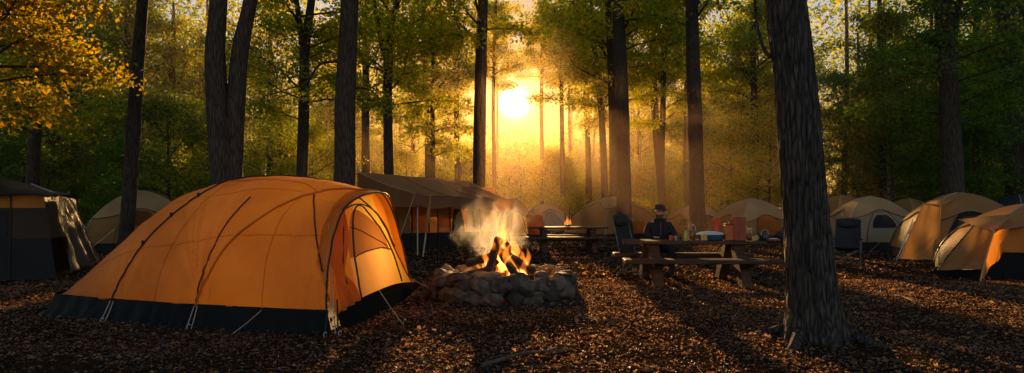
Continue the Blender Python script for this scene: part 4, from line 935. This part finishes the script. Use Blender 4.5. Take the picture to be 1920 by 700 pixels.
# ------------------------------------------------------------------ canvas tent with awning
def canopy():
    P = lambda px, py, d: Wp(px, py, d)
    rl, rr, er, el_ = P(671, 323, 20), P(878, 340, 23.2), P(957, 375, 21.8), P(778, 364, 18)
    t = thing('awning_tent', 'brown canvas cabin tent with a long sloping awning roof behind the campfire', 'tent', ((rl + er) / 2 * Vector((1, 1, 0)) if False else ((rl.x + er.x) / 2, (rl.y + er.y) / 2, 0)))
    L = t.location
    def gridq(a, b, c, d, mat, name, sag=.08, n=30, fold=.02, push=(0, 0, 0)):
        rows = []
        for i in range(n + 1):
            u = i / n; row = []
            for j in range(n + 1):
                v = j / n; p = a.lerp(b, v).lerp(d.lerp(c, v), u); s_ = sag * (math.sin(PI * u) * .7 + .5 * abs(math.sin(v * PI * 3)) * u ** .5)
                p = p + Vector((0, 0, -s_ + fold * math.sin(v * 26 + 2.2 * u + 2 * mnoise.noise(Vector((v * 3, u * 2, 1)))) * (.4 + u * .6))) + Vector(push); row.append(p - L)
            rows.append(row)
        mb = MB(); mb.grid(rows); mb.build(name, mat, t); return rows
    rows = gridq(rl, rr, er, el_, 'roof_canvas', 'awning', .10)
    for nm, e in (('awning_seam', [r[0] for r in rows]), ('awning_seam', [r[-1] for r in rows]), ('awning_hem', rows[-1])):
        mb = MB(); mb.tube([p + Vector((0, 0, .012)) for p in e], .016, 6); mb.build(nm, 'tan_light' if nm == 'awning_seam' else 'brown_canvas', t)
    for k in (10, 19, 25):
        mb = MB(); mb.tube([r[k] + Vector((0, 0, .012)) for r in rows], .010, 5); mb.build('awning_seam', 'brown_canvas', t)
    # valance along the eave and along the left slope
    fr = rows[-1]; m = len(fr)
    mb = MB(); mb.grid([[p + Vector((.02 * math.sin(i * 1.3), -.01 - .02 * math.sin(i * .9), -.34 * u + (.03 * math.sin(i * .8) if u == 1 else 0))) for i, p in enumerate(fr)] for u in (0, .5, 1)]); mb.build('valance', 'brown_canvas', t)
    lf = [r[0] for r in rows]; mb = MB(); mb.grid([[Vector((p.x - .01, p.y, lerp(p.z, min(p.z, 1.42), u))) for p in lf] for u in (0, .5, 1)]); mb.build('side_valance', 'brown_canvas', t)
    # back slope down from the ridge
    gridq(rl + Vector((-.5, 2.3, -.75)), rr + Vector((-.3, 2.6, -.75)), rr, rl, 'roof_canvas', 'back_roof', .04)
    # cabin walls under the roof
    wa, wb = Vector((-4.55, 20.2, 0)), Vector((-.55, 22.9, 0)); wdir = (wb - wa); ln = wdir.length; wdir = wdir.normalized(); wn = Vector((wdir.y, -wdir.x, 0))
    def wq(u0, u1, z0, z1, mat, name, push=0, n=10, lean=0.06, rnd_=0.0):
        rows = []
        for i in range(n + 1):
            z = lerp(z0, z1, i / n); row = []
            for j in range(n + 1):
                u = lerp(u0, u1, j / n)
                if rnd_: u = lerp((u0 + u1) / 2, u, 1 - rnd_ * (i / n) ** 3)
                p = wa + wdir * (u * ln) + wn * (push - lean * z + .03 * mnoise.noise(Vector((u * 14, z * 3, 2)))); row.append(Vector((p.x, p.y, z)) - L)
            rows.append(row)
        mb = MB(); mb.grid(rows); return mb.build(name, mat, t)
    wq(0, 1, 0, 2.15, 'brown_canvas', 'wall', n=24)
    wq(.0, 1, 0.0, .55, 'charcoal', 'wall_base', .03)
    wq(.30, .43, .62, 1.42, 'glow_window', 'window', .03); wq(.205, .275, .55, 1.44, 'tan_gold', 'window', .03); wq(.05, .18, .85, 1.42, 'glow_window', 'window', .03)
    wq(.50, .60, .70, 1.40, 'tan_gold', 'window', .03); wq(.74, .80, .8, 1.40, 'glow_window', 'window', .03); wq(.88, .95, .7, 1.35, 'tan_gold', 'window', .03)
    wq(.10, .205, .10, 1.30, 'charcoal', 'door', .05, rnd_=.5); wq(.61, .72, .05, 1.35, 'charcoal', 'door', .05, rnd_=.5)
    for u in (.30, .43, .50, .60, .85):
        mb = MB(); a = wa + wdir * u * ln + wn * .05; mb.tube([a - L + Vector((0, 0, .02)), a - L + wn * -.12 + Vector((0, 0, 1.9))], .025, 6); mb.build('wall_trim', 'trim_black', t)
    # side wall and back wall close the cabin
    mb = MB(); bk = Vector((-1.2, 2.2, 0))
    mb.grid([[wa + bk * v + Vector((0, 0, 2.1 * u)) - L for v in (0, .25, .5, .75, 1)] for u in (0, .25, .5, .75, 1)]); mb.build('side_wall', 'brown_canvas', t)
    # awning poles and guys
    for (px, py, d, tx, ty) in ((783, 470, 18.3, 783, 372), (958, 452, 22.5, 958, 377)):
        a, b = P(px, py, d), P(tx, ty, d); a.z = 0; mb = MB(); mb.tube([a - L, b - L], .022, 8); mb.build('pole', 'rope', t)
    a, b = P(793, 474, 17.9), P(808, 366, 18.0); a.z = 0; mb = MB(); mb.tube([a - L, a.lerp(b, .55) - L, b - L], [.02, .03, .012], 8); mb.build('pole', 'rope', t)
    mb = MB(); mb.tube([a.lerp(b, .35) - L, a.lerp(b, .7) - L + Vector((0, -.02, 0)), b - L + Vector((0, 0, .06))], [.03, .055, .01], 8); mb.build('furled_strap', 'tan', t)
    for (q, g) in ((fr[-1] + L, P(1000, 470, 20.5)), (fr[0] + L, P(735, 500, 16.6))):
        g.z = 0; mb = MB(); mb.tube([q - L, (q + g) / 2 - L, g - L], .007, 4); mb.build('guy_line', 'rope', t)
canopy()

# ------------------------------------------------------------------ fire ring, fire, smoke
FX, FY, FR = -.13, 10.08, 1.02
def fire():
    rr = random.Random(4); lay = [(.10, 0, 22, .17, .12), (.245, .5, 22, .15, .10), (.345, .15, 13, .125, .075)]
    for li, (z, ph, n, w, hgt) in enumerate(lay):
        for i in range(n):
            a = 2 * PI * (i + ph + rr.uniform(-.12, .12)) / n; r = FR + rr.uniform(-.04, .04) - .03 * li
            x, y = FX + math.cos(a) * r, FY + math.sin(a) * r
            k = rr.uniform(.72, 1.18) * (1.3 if rr.random() < .25 else 1); 
            sz = (w * rr.uniform(.95, 1.2) * k, w * rr.uniform(.85, 1.05) * k, hgt * rr.uniform(.8, 1.3) * k)
            mb = MB(); mb.blob((0, 0, 0), sz, seed=li * 40 + i, amp=.55, fr=rr.uniform(.9, 1.7), box=rr.uniform(.6, .85), sub=3, rot=eul(rr.uniform(-.4, .4), rr.uniform(-.5, .5), a + PI / 2 + rr.uniform(-.3, .3)))
            o = mb.build('stone', 'stone'); o.location = (x, y, z + rr.uniform(-.015, .02))
            deg = math.degrees(a) % 360
            sec = 'at the front' if 240 < deg < 300 else 'front left' if 195 < deg <= 240 else 'front right' if 300 <= deg < 345 else 'at the right end' if deg >= 345 or deg < 30 else 'at the left end' if 150 < deg <= 195 else 'at the back'
            row = ('bottom', 'middle', 'top')[li]
            if sec == 'at the back' : sec = 'at the back, behind the flames'
            tag(o, f'grey rounded stone {sec} of the fire ring, {row} course', 'stone', f'stones {sec} of the fire ring, {row} course')
    # ash bed
    mb = MB(); rows = []
    for i in range(13):
        r = .92 * i / 12; rows.append([(FX + r * math.cos(2 * PI * j / 40), FY + r * math.sin(2 * PI * j / 40), .12 + .16 * math.exp(-(r / .45) ** 2) + .03 * mnoise.noise(Vector((r * 5 * math.cos(j * .157), r * 5 * math.sin(j * .157), 2)))) for j in range(40)])
    mb.grid(rows, closed=True); o = mb.build('ember_bed', 'ember'); tag(o, 'glowing bed of embers under the burning logs', 'embers', kind='stuff')
    # logs (base offset, tip offset, z, radius, label)
    logs = [((-.30, -.26, .20), (-.10, .02, .86), .085, 'upright charred log leaning inward at the left of the campfire'),
            ((.48, -.12, .36), (-.08, .03, .74), .088, 'charred log slanting down to the right at the front of the campfire'),
            ((.30, -.40, .20), (-.04, .0, .66), .078, 'charred log pointing towards the camera in the middle of the campfire'),
            ((-.60, -.02, .50), (-.15, .10, .62), .085, 'blackened log lying nearly level at the left end of the campfire'),
            ((-.62, -.14, .32), (-.16, -.04, .42), .08, 'low blackened log at the left end of the campfire, under another log'),
            ((.40, .28, .16), (.04, .02, .80), .072, 'charred log leaning from the back right into the flames'),
            ((-.22, .38, .16), (.0, .06, .84), .072, 'charred log leaning from the back left into the flames'),
            ((-.50, -.24, .26), (-.14, -.10, .52), .055, 'thin charred log tilted up at the left front of the campfire'),
            ((.56, .10, .30), (.14, .0, .50), .06, 'thin charred log slanting in from the right end of the campfire'),
            ((-.44, .16, .30), (-.04, .02, .82), .05, 'thin charred stick standing behind the upright log of the campfire'),
            ((-.08, -.46, .24), (.40, -.34, .30), .08, 'charred log lying low across the front of the campfire')]
    for i, (a, b, r, lab) in enumerate(logs):
        a, b = Vector(a), Vector(b); ext = (b - a).normalized() * .06; n = 14; pts = [a.lerp(b + ext, k / n) + Vector((.012 * mnoise.noise(Vector((k * .5, i, 0))), .012 * mnoise.noise(Vector((k * .5, i, 5))), 0)) for k in range(n + 1)]
        mb = MB(); rad = [r * (.94 + .14 * mnoise.noise(Vector((k * .4, i * 3, 9)))) for k in range(n + 1)]; rad[0] *= .9; rad[-1] *= .85; mb.tube(pts, [q * .86 for q in rad], 12)
        o = mb.build('log', 'burning_log'); o.location = (FX, FY, 0); tag(o, lab, 'log', 'logs burning in the campfire')
    # flames
    t = thing('campfire_flame', 'tall yellow and orange flames of the campfire rising over the logs', 'flame', (FX, FY, .24))
    def tongue(x, y, z0, h, w, seed, scale=1.0):
        n = 16; k = 12; rows = []
        for i in range(n + 1):
            u = i / n; r = w * (math.sin(PI * min(1, .18 + u * .82)) ** 1.0) * (1 - u) ** .45 + .002
            sx = .22 * h * u * mnoise.noise(Vector((seed * 3.3, u * 2.2, 0))) * 1.6 + .03 * math.sin(u * 9 + seed); sy = .15 * h * u * mnoise.noise(Vector((seed * 3.3, u * 2.2, 9)))
            rows.append([(x + sx + r * scale * math.cos(2 * PI * j / k) * (1 + .35 * mnoise.noise(Vector((seed, j * .7, u * 4)))), y + sy + r * scale * .7 * math.sin(2 * PI * j / k), z0 + h * u) for j in range(k)])
        m_ = MB(); m_.grid(rows, closed=True); m_.add(rows[0], [tuple(reversed(range(k)))]); return m_
    spec = [(.0, -.02, .3, 1.0, .14), (-.16, -.04, .25, .70, .10), (.17, -.02, .25, .75, .11), (-.28, .05, .15, .44, .09), (.30, -.03, .14, .45, .09), (.09, -.14, .2, .66, .10), (-.06, .12, .25, .74, .10), (.24, .14, .15, .55, .09), (-.20, .15, .15, .50, .09), (.40, .02, .14, .30, .07), (-.40, .0, .2, .28, .06), (.11, .1, .42, .55, .06), (-.07, -.04, .5, .48, .05), (.34, -.18, .1, .30, .06), (-.12, -.2, .1, .34, .07), (.34, -.12, .2, .52, .08), (-.27, -.12, .2, .55, .08)]
    for i, (x, y, z, h, w) in enumerate(spec):
        o = tongue(x, y, z - .15, h, w, i + 1).build('flame_tongue', 'flame_outer', t)
        if i < 9 or i == 11 or i > 14: tongue(x * .97, y, z - .14, h * .62, w * .55, i + 1).build('flame_core', 'flame_inner', o)
    L = bpy.data.lights.new('fire_light', 'POINT'); L.energy = 72; L.color = (1, .42, .10); L.shadow_soft_size = .22
    o = bpy.data.objects.new('fire_light', L); COL.objects.link(o); o.location = (FX, FY + .16, .98)
    # smoke drifting left of the flames
    mb = MB(); mb.blob((0, 0, 0), (1.15, .46, 1.05), seed=5, amp=.15, fr=1.0, sub=3); o = mb.build('campfire_smoke', 'smoke_vapour'); o.location = (X(924, 10.8), 11.0, Z(436, 10.8)); o.rotation_euler = (0, R(12), 0)
    tag(o, 'pale backlit smoke drifting left of the campfire flames', 'smoke', kind='stuff')
fire()

# ------------------------------------------------------------------ picnic tables
def picnic(label, loc, rz, L, mat='wood', n_planks=5):
    t = thing('picnic_table', label, 'picnic table', (loc[0], loc[1], 0), rz, 'picnic tables')
    w = .78; pw = w / n_planks; mb = MB()
    for i in range(n_planks):
        dl = random.uniform(-.03, .03); mb.box((dl, -w / 2 + pw * (i + .5), .755), (L, pw - .012, .062), bev=.008)
    mb.box((0, 0, .713), (.09, w * .9, .035)); mb.build('tabletop', mat, t)
    for s in (-1, 1):
        mb = MB(); mb.box((0, s * .70, .455), (L * 1.08, .17, .08), bev=.01); mb.box((0, s * .885, .452), (L * 1.08, .17, .075), bev=.01); mb.build('bench', mat, t)
    for s in (-1, 1):
        x = s * L * .30
        for q in (-1, 1):
            # curved heavy leg from under the top out to the ground
            pts = [(x, q * .24, .71), (x, q * .34, .58), (x, q * .50, .38), (x, q * .66, .16), (x, q * .74, .0)]
            P = bez(pts, 4); m_ = MB(); rows = []
            for k, p in enumerate(P):
                u = k / (len(P) - 1); hw = lerp(.095, .13, u) + .06 * math.exp(-((u - .55) / .2) ** 2); hx = .085
                rows.append([(p.x - hx, p.y - hw, p.z), (p.x + hx, p.y - hw, p.z), (p.x + hx, p.y + hw, p.z), (p.x - hx, p.y + hw, p.z)])
            m_.grid(rows, closed=True); m_.add(rows[0], [(0, 1, 2, 3)]); m_.add(rows[-1], [(3, 2, 1, 0)]); m_.build('leg', mat, t, smooth=False)
        mb = MB(); mb.box((x + s * .112, 0, .395), (.05, 1.86, .075), bev=.008); mb.box((x + s * .112, 0, .69), (.05, .70, .05), bev=.006); mb.build('cross_beam', mat, t)
    return t
TX, TY, TRZ = 3.40, 11.85, -.045
pt = picnic('heavy dark picnic table set with boxes and bottles, beside the thick tree trunk', (TX, TY), TRZ, 2.55)
pt2 = picnic('dark picnic table with a small burning dish on top, behind the campfire', (1.80, 20.4), .03, 2.6)
def on_table(px, dd=0.0, T=None):
    """point on the near table top seen at px, dd metres behind its centre line"""
    d = TY + dd; return (X(px, d), d, .787)
TALL = {'box': 1.2, 'canister': 1.12, 'thermos': 1.12, 'bottle': 1.1}
def item(name, label, cat, px, dd, parts, z=None, rz=0, group=None):
    p = on_table(px, dd); t = thing(name, label, cat, (p[0], p[1], z if z is not None else p[2]), rz, group)
    for (n_, mat, fn) in parts:
        mb = MB(); fn(mb); mb.build(n_, mat, t)
    k = TALL.get(name, 1); t.scale = (1 + (k - 1) * .4, 1, k)
    return t
def lat(prof, n=16, **k): return lambda mb: mb.lathe(prof, n, **k)
def bx_(c, s, **k): return lambda mb: mb.box(c, s, **k)
item('bottle', 'lime green bottle on the picnic table, left of the blue dish', 'bottle', 1286, -.18, [('glass', 'green_glass', lat([(.036, 0), (.038, .01), (.038, .12), (.03, .15), (.013, .175), (.013, .20)])), ('cap', 'trim_black', lat([(.015, .20), (.015, .225)]))])
item('bottle', 'dark brown bottle on the picnic table, right behind the lime green one', 'bottle', 1300, .02, [('glass', 'brown_glass', lat([(.04, 0), (.042, .01), (.042, .14), (.034, .18), (.016, .21), (.016, .24)])), ('handle', 'metal_pale', lambda mb: mb.tube([(-.04, 0, .16), (-.035, 0, .24), (0, 0, .27), (.035, 0, .24), (.04, 0, .16)], .005, 6))])
item('casserole_dish', 'wide blue dish with a pale domed lid on the picnic table', 'dish', 1332, -.02, [('bowl', 'blue_plastic', lat([(.20, 0), (.23, .02), (.25, .11)], 28, sx=1.0, sy=.72)), ('lid', 'white_plastic', lat([(.26, .108), (.26, .125), (.20, .155), (.08, .17), (.01, .172)], 28, sx=1.0, sy=.72))])
item('carton', 'small yellow carton on the picnic table in front of the blue dish', 'carton', 1320, -.24, [('carton_body', 'yellow_plastic', bx_((0, 0, .055), (.10, .08, .11), bev=.006)), ('flap', 'tan_light', bx_((0, 0, .1145), (.104, .084, .007), bev=.002))])
item('spoon', 'dark spoon lying on the picnic table beside the yellow carton', 'spoon', 1314, -.30, [('handle', 'metal_dark', lambda mb: mb.tube([(-.14, 0, .012), (0, .01, .010), (.06, .015, .010)], .006, 6)), ('bowl', 'metal_dark', lat([(.005, .004), (.022, .006), (.027, .016)], 12, c=(.085, .018, 0), sx=1.4))])
item('thermos', 'tall red bottle with a spout standing left of the orange canister', 'bottle', 1344, .18, [('bottle_body', 'red_paint', lat([(.045, 0), (.048, .02), (.048, .17), (.036, .21), (.036, .26), (.045, .30), (.048, .33)])), ('cap', 'red_paint', lat([(.05, .33), (.05, .36), (.02, .38)])), ('spout', 'red_paint', lambda mb: mb.tube([(-.035, 0, .27), (-.06, 0, .32), (-.07, 0, .37)], [.014, .011, .008], 8))])
item('mug', 'small red mug on the picnic table beside the orange canister', 'mug', 1352, -.06, [('cup', 'red_paint', lat([(.036, 0), (.04, .01), (.042, .10), (.038, .10), (.034, .02)], 16)), ('handle', 'red_paint', lambda mb: mb.tube([(-.04, 0, .08), (-.065, 0, .07), (-.065, 0, .035), (-.04, 0, .025)], .007, 6))])
item('canister', 'orange square canister on the picnic table, left of the tallest box', 'canister', 1367, -.08, [('canister_body', 'orange_box', bx_((0, 0, .13), (.16, .14, .26), bev=.012)), ('lid', 'brown_box', bx_((0, 0, .2745), (.155, .135, .025), bev=.008)), ('knob', 'metal_pale', lat([(.012, .287), (.016, .30), (.010, .32)], 10))])
item('box', 'tallest reddish brown box standing upright on the picnic table', 'box', 1385, -.12, [('box_body', 'brown_box', bx_((0, 0, .178), (.20, .15, .355), bev=.008)), ('lid', 'orange_box', bx_((0, 0, .366), (.208, .158, .018), bev=.004))], rz=.15)
def flowers(mb):
    r2 = random.Random(2)
    for i in range(16):
        a = r2.uniform(0, 6.28); r = r2.uniform(.0, .05); mb.blob((math.cos(a) * r, math.sin(a) * r, r2.uniform(.14, .25)), (.018, .018, .014), seed=i, sub=1)
def stems(mb):
    for i in range(7):
        a = i * .9; mb.tube([(0, 0, .08), (math.cos(a) * .04, math.sin(a) * .04, .2)], .003, 4)
item('flower_jar', 'jar of pale yellow flowers right of the tallest box on the picnic table', 'flower jar', 1404, -.05, [('jar', 'brown_glass', lat([(.034, 0), (.038, .01), (.038, .08), (.030, .10)])), ('stem', 'green_glass', stems), ('bloom', 'petal', flowers)])
for px, dd, mat, lab in ((1418, .05, 'white_plastic', 'white cup on the picnic table between the flower jar and the dark kettle'), (1413, -.2, 'yellow_plastic', 'small yellow cup on the picnic table in front of the flower jar'), (1268, -.06, 'metal_pale', 'metal cup on the picnic table in front of the seated man'), (1258, .12, 'orange_box', 'orange cup on the picnic table close to the seated man')):
    item('cup', lab, 'cup', px, dd, [('cup_body', mat, lat([(.028, 0), (.03, .008), (.038, .085), (.034, .085), (.026, .01)])), ('handle', mat, lambda mb: mb.tube([(.034, 0, .07), (.055, 0, .06), (.055, 0, .03), (.03, 0, .022)], .006, 6))])
item('kettle', 'dark kettle with an arched handle near the right end of the picnic table', 'kettle', 1434, .0, [('pot', 'metal_dark', lat([(.06, 0), (.075, .02), (.075, .09), (.05, .125), (.02, .13), (.014, .15)], 20)), ('handle', 'metal_pale', lambda mb: mb.tube([(-.065, 0, .10), (-.06, 0, .17), (0, 0, .21), (.06, 0, .17), (.065, 0, .10)], .007, 6)), ('spout', 'metal_dark', lambda mb: mb.tube([(-.06, 0, .06), (-.10, 0, .10), (-.12, 0, .13)], [.018, .014, .010], 8))])
item('plate_stack', 'low dark red tray at the right end of the picnic table', 'tray', 1450, -.12, [('tray_base', 'brown_box', bx_((0, 0, .014), (.22, .16, .028), bev=.006)), ('cloth', 'white_plastic', bx_((.0, 0, .035), (.14, .10, .014), bev=.005))])
item('bag', 'dark blue soft bag slumped at the right end of the picnic table', 'bag', 1470, .05, [('bag_body', 'navy', lambda mb: mb.blob((0, 0, .085), (.17, .11, .09), seed=3, amp=.3, sub=3)), ('flap', 'grey_fabric', lambda mb: mb.blob((.03, -.02, .135), (.12, .09, .04), seed=8, amp=.3, sub=2, rot=eul(0, -.5, 0))), ('handle', 'trim_black', lambda mb: mb.tube([(-.10, 0, .15), (-.03, 0, .23), (.08, 0, .24), (.12, 0, .17)], .008, 6))])
# small burning dish on the far table
t = thing('fire_dish', 'small dish of burning sticks on the far picnic table', 'fire dish', (X(1065, 20.4), 20.4, .79))
mb = MB(); mb.lathe([(.06, 0), (.10, .02), (.14, .06), (.135, .065)], 18); mb.build('dish', 'metal_dark', t)
for i, (a, b) in enumerate((((-.06, 0, .05), (-.10, .02, .42)), ((.03, .02, .05), (.05, 0, .48)), ((.08, 0, .05), (.13, .02, .40)))):
    mb = MB(); mb.tube([a, b], [.022, .016], 7); mb.build('stick', 'charred', t)
for i, (x, h, w) in enumerate(((-.02, .30, .06), (.07, .24, .05), (-.09, .2, .04))):
    mb = MB(); mb.lathe([(.4 * w, 0), (w, .25 * h), (.7 * w, .55 * h), (.25 * w, .85 * h), (.003, h)], 10, c=(x, -.03, .05)); mb.build('flame', 'flame_outer', t)

# ------------------------------------------------------------------ folding camp chairs
def camp_chair(label, loc, rz, fab, hb=1.0, w=.58, frame='metal_grey'):
    t = thing('camp_chair', label, 'camp chair', (loc[0], loc[1], 0), rz, 'folding camp chairs'); hw = w / 2
    # seat faces local -y
    def sheet(name, f, n=12):
        mb = MB(); top = [[f(i / n, j / n) for j in range(n + 1)] for i in range(n + 1)]; mb.grid(top); mb.grid([[p + Vector((0, .012, -.012)) for p in reversed(r)] for r in top]); return mb.build(name, fab, t)
    sheet('seat', lambda u, v: Vector(((v - .5) * w * .96, -.26 + u * .50, .45 - .05 * u - .07 * math.sin(PI * v) * math.sin(PI * u))))
    bh = hb - .36
    sheet('backrest', lambda u, v: Vector(((v - .5) * w * (1.02 - .10 * u ** 4), .22 + .20 * u + .07 * math.sin(PI * v) * math.sin(PI * (.2 + .6 * u)), .40 + bh * u - .03 * (2 * v - 1) ** 4 * u)), 16)
    mb = MB(); mb.blob((0, .385, hb - .11), (w * .40, .045, .085), seed=2, amp=.1, sub=2); mb.build('headrest', fab, t)
    for s in (-1, 1):
        x = s * hw
        for nm, a, b in (('leg', (x * 1.05, -.30, 0), (x * .98, .22, .46)), ('leg', (x * 1.05, .32, 0), (x * .98, -.26, .46))):
            mb = MB(); mb.tube([a, b], .012, 7); mb.build(nm, frame, t)
        mb = MB(); mb.tube([(x, .20, .36), (x * 1.0, .30, .70), (x * .94, .43, hb - .01)], .012, 7); mb.build('back_post', frame, t)
        mb = MB(); mb.tube([(x * 1.02, -.28, 0.02), (x * 1.02, -.28, .64)], .011, 7); mb.build('arm_post', frame, t)
        mb = MB(); mb.box((x * 1.03, -.02, .65), (.065, .58, .028), rot=eul(-.05, 0, 0), bev=.01); mb.build('armrest', fab, t)
    for y in (-.29, .31):
        for s in (-1, 1):
            mb = MB(); mb.tube([(-s * hw, y, .03), (s * hw, y * .9, .42)], .010, 7); mb.build('brace', frame, t)
    return t
camp_chair('empty dark green high backed camp chair at the left end of the near picnic table', G(1196, 519), R(48), 'green_canvas', 1.22, .58)
camp_chair('empty black camp chair standing in front of the beige tent, right of the thick trunk', G(1588, 499), R(-32), 'black_canvas', 1.10, .58)
camp_chair('dark camp chair standing at the left end of the far picnic table', (X(1012, 22.4), 22.4), R(150), 'brown_canvas', 1.15, .66)

# ------------------------------------------------------------------ seated man
def skin_body(name, joints, edges, root, mat, parent, sub=2):
    me = bpy.data.meshes.new(name); me.from_pydata([j[0] for j in joints], edges, []); o = bpy.data.objects.new(name, me); COL.objects.link(o)
    md = o.modifiers.new('s', 'SKIN'); md.use_smooth_shade = True
    lay = me.skin_vertices[0] if me.skin_vertices else None
    for i, j in enumerate(joints):
        lay.data[i].radius = j[1] if hasattr(j[1], '__len__') else (j[1], j[1]); lay.data[i].use_root = (i == root)
    sd = o.modifiers.new('d', 'SUBSURF'); sd.levels = sub; sd.render_levels = sub
    dg = bpy.context.evaluated_depsgraph_get(); m2 = bpy.data.meshes.new_from_object(o.evaluated_get(dg)); bpy.data.objects.remove(o)
    m2.name = name; m2.materials.clear(); m2.materials.append(M[mat]); m2.polygons.foreach_set('use_smooth', [True] * len(m2.polygons))
    o = bpy.data.objects.new(name, m2); COL.objects.link(o); o.parent = parent; return o
def man():
    d = 12.92; x0 = X(1236, d); t = thing('person', 'man in a dark jacket and brimmed hat sitting behind the near picnic table', 'person', (x0, d, 0), 0); t.scale = (1.12, 1.06, 1.0)
    # body faces -y; hips on the far bench (z .49)
    J = [((0, .05, .58), (.165, .125)), ((0, .02, .78), (.155, .11)), ((0, 0, .98), (.185, .12)), ((0, .0, 1.09), (.13, .09)), ((0, -.015, 1.16), .062), ((0, -.04, 1.22), .055),
         ((-.19, .0, 1.06), .068), ((-.27, -.10, .84), .05), ((-.17, -.34, .815), .038), ((.19, .0, 1.06), .068), ((.27, -.10, .84), .05), ((.17, -.34, .815), .038),
         ((-.10, -.02, .56), .10), ((-.13, -.42, .55), .072), ((-.13, -.44, .28), .055), ((-.13, -.40, .07), .042), ((.10, -.02, .56), .10), ((.13, -.42, .55), .072), ((.13, -.44, .28), .055), ((.13, -.40, .07), .042), ((-.13, -.52, .04), .036), ((.13, -.52, .04), .036)]
    E = [(0, 1), (1, 2), (2, 3), (3, 4), (4, 5), (2, 6), (6, 7), (7, 8), (2, 9), (9, 10), (10, 11), (0, 12), (12, 13), (13, 14), (14, 15), (0, 16), (16, 17), (17, 18), (18, 19), (15, 20), (19, 21)]
    body = skin_body('body', J, E, 0, 'jacket', t)
    body.data.materials.append(M['trousers']); body.data.materials.append(M['skin'])
    for p in body.data.polygons:
        c = p.center
        p.material_index = 1 if (c.z < .62 and (c.y < -.08 or c.z < .54)) else 2 if c.z > 1.165 else 0
    # head (continuous egg with a face), tilted slightly down
    hc = Vector((0, -.055, 1.315)); mb = MB(); rows = []
    for i in range(25):
        v = i / 24; th = PI * v; z = -math.cos(th); row = []
        for j in range(28):
            a = 2 * PI * j / 28; r = math.sin(th); x = r * math.cos(a) * .078; y = r * math.sin(a) * .098
            zz = z * .122; f = max(0, -math.sin(a)) ** 6 * r
            jaw = 1 - .22 * max(0, -z) ** 1.5; x *= jaw; y *= 1 - .06 * max(0, -z)
            nose = .026 * math.exp(-((zz + .012) / .024) ** 2) * math.exp(-(x / .014) ** 2) * (math.sin(a) < 0)
            eye = -.010 * math.exp(-((zz - .016) / .014) ** 2) * math.exp(-((abs(x) - .032) / .016) ** 2) * (math.sin(a) < 0)
            brow = .006 * math.exp(-((zz - .036) / .012) ** 2) * math.exp(-(x / .05) ** 2) * (math.sin(a) < 0); mouth = -.004 * math.exp(-((zz + .058) / .006) ** 2) * math.exp(-(x / .022) ** 2) * (math.sin(a) < 0)
            row.append(hc + Vector((x, y - nose - eye - brow - mouth, zz)))
        rows.append(row)
    mb.grid(rows, closed=True)
    for s in (-1, 1): mb.blob(hc + Vector((s * .078, .01, -.005)), (.012, .022, .032), seed=1, amp=.1, sub=2)
    mb.build('head', 'skin', t)
    mb = MB(); rows = []
    for i in range(9):
        u = i / 8; rows.append([hc + Vector((math.sin(b) * .078 * (1 - .15 * u), -math.cos(b) * (.098 - .01 * u) + .0, -.045 - .085 * u)) * Vector((1.05, 1.06, 1)) if False else hc + Vector((math.sin(b) * .083 * (1 - .30 * u ** 2), -math.cos(b) * .104 * (1 - .18 * u ** 2), -.042 - .085 * u - .012 * math.cos(b))) for b in np.linspace(-1.5, 1.5, 19)])
    mb.grid(rows); mb.build('beard', 'beard', t)
    for s in (-1, 1):
        mb = MB(); mb.blob(hc + Vector((s * .032, -.098, .018)), (.024, .008, .016), seed=1, amp=.02, sub=2); mb.build('sunglasses', 'lens_dark', t)
    mb = MB(); mb.tube([hc + Vector((-.075, -.03, .02)), hc + Vector((-.03, -.104, .022)), hc + Vector((.03, -.104, .022)), hc + Vector((.075, -.03, .02))], .003, 5); mb.build('glasses_frame', 'lens_dark', t)
    mb = MB(); mb.lathe([(.165, .040), (.155, .034), (.10, .048), (.093, .055), (.092, .10), (.082, .135), (.05, .152), (.005, .155)], 28, c=hc + Vector((0, .004, .012)), sx=.98, sy=1.08); mb.build('hat', 'hat', t)
    mb = MB(); mb.lathe([(.090, 0), (.105, .02), (.098, .075), (.078, .085)], 20, c=(0, -.012, 1.11), sx=1, sy=.85, cap=False); mb.build('collar', 'jacket', t)
    mb = MB(); mb.tube([(0, -.118, 1.12), (0, -.135, .98), (0, -.125, .75)], .006, 5); mb.build('zipper', 'metal_dark', t)
    # hands on the table top
    for s in (-1, 1):
        w = Vector((s * .17, -.34, .812)); hj = [(w, .028), (w + Vector((-s * .02, -.05, .0)), (.036, .018)), (w + Vector((-s * .03, -.085, -.002)), (.036, .014))]; e = [(0, 1), (1, 2)]
        mbk = skin_body('hand', hj, e, 0, 'skin', t, 2)
        for k, (ox, ln) in enumerate(((-.027, .055), (-.009, .066), (.010, .062), (.027, .048))):
            b = w + Vector((-s * .03 + ox, -.075, .0)); m_ = MB(); m_.tube([b, b + Vector((0, -ln * .45, .010)), b + Vector((-s * .004, -ln * .8, .002)), b + Vector((-s * .006, -ln, -.012))], [.0095, .009, .008, .005], 8); f_ = m_.build('finger', 'skin', mbk)
        b = w + Vector((-s * .05, -.04, .0)); m_ = MB(); m_.tube([b, b + Vector((-s * .022, -.025, .002)), b + Vector((-s * .026, -.055, -.006))], [.012, .010, .006], 8); m_.build('thumb', 'skin', mbk)
man()
print('objects', len(S.objects), 'forest', nforest, nyoung, nsh)
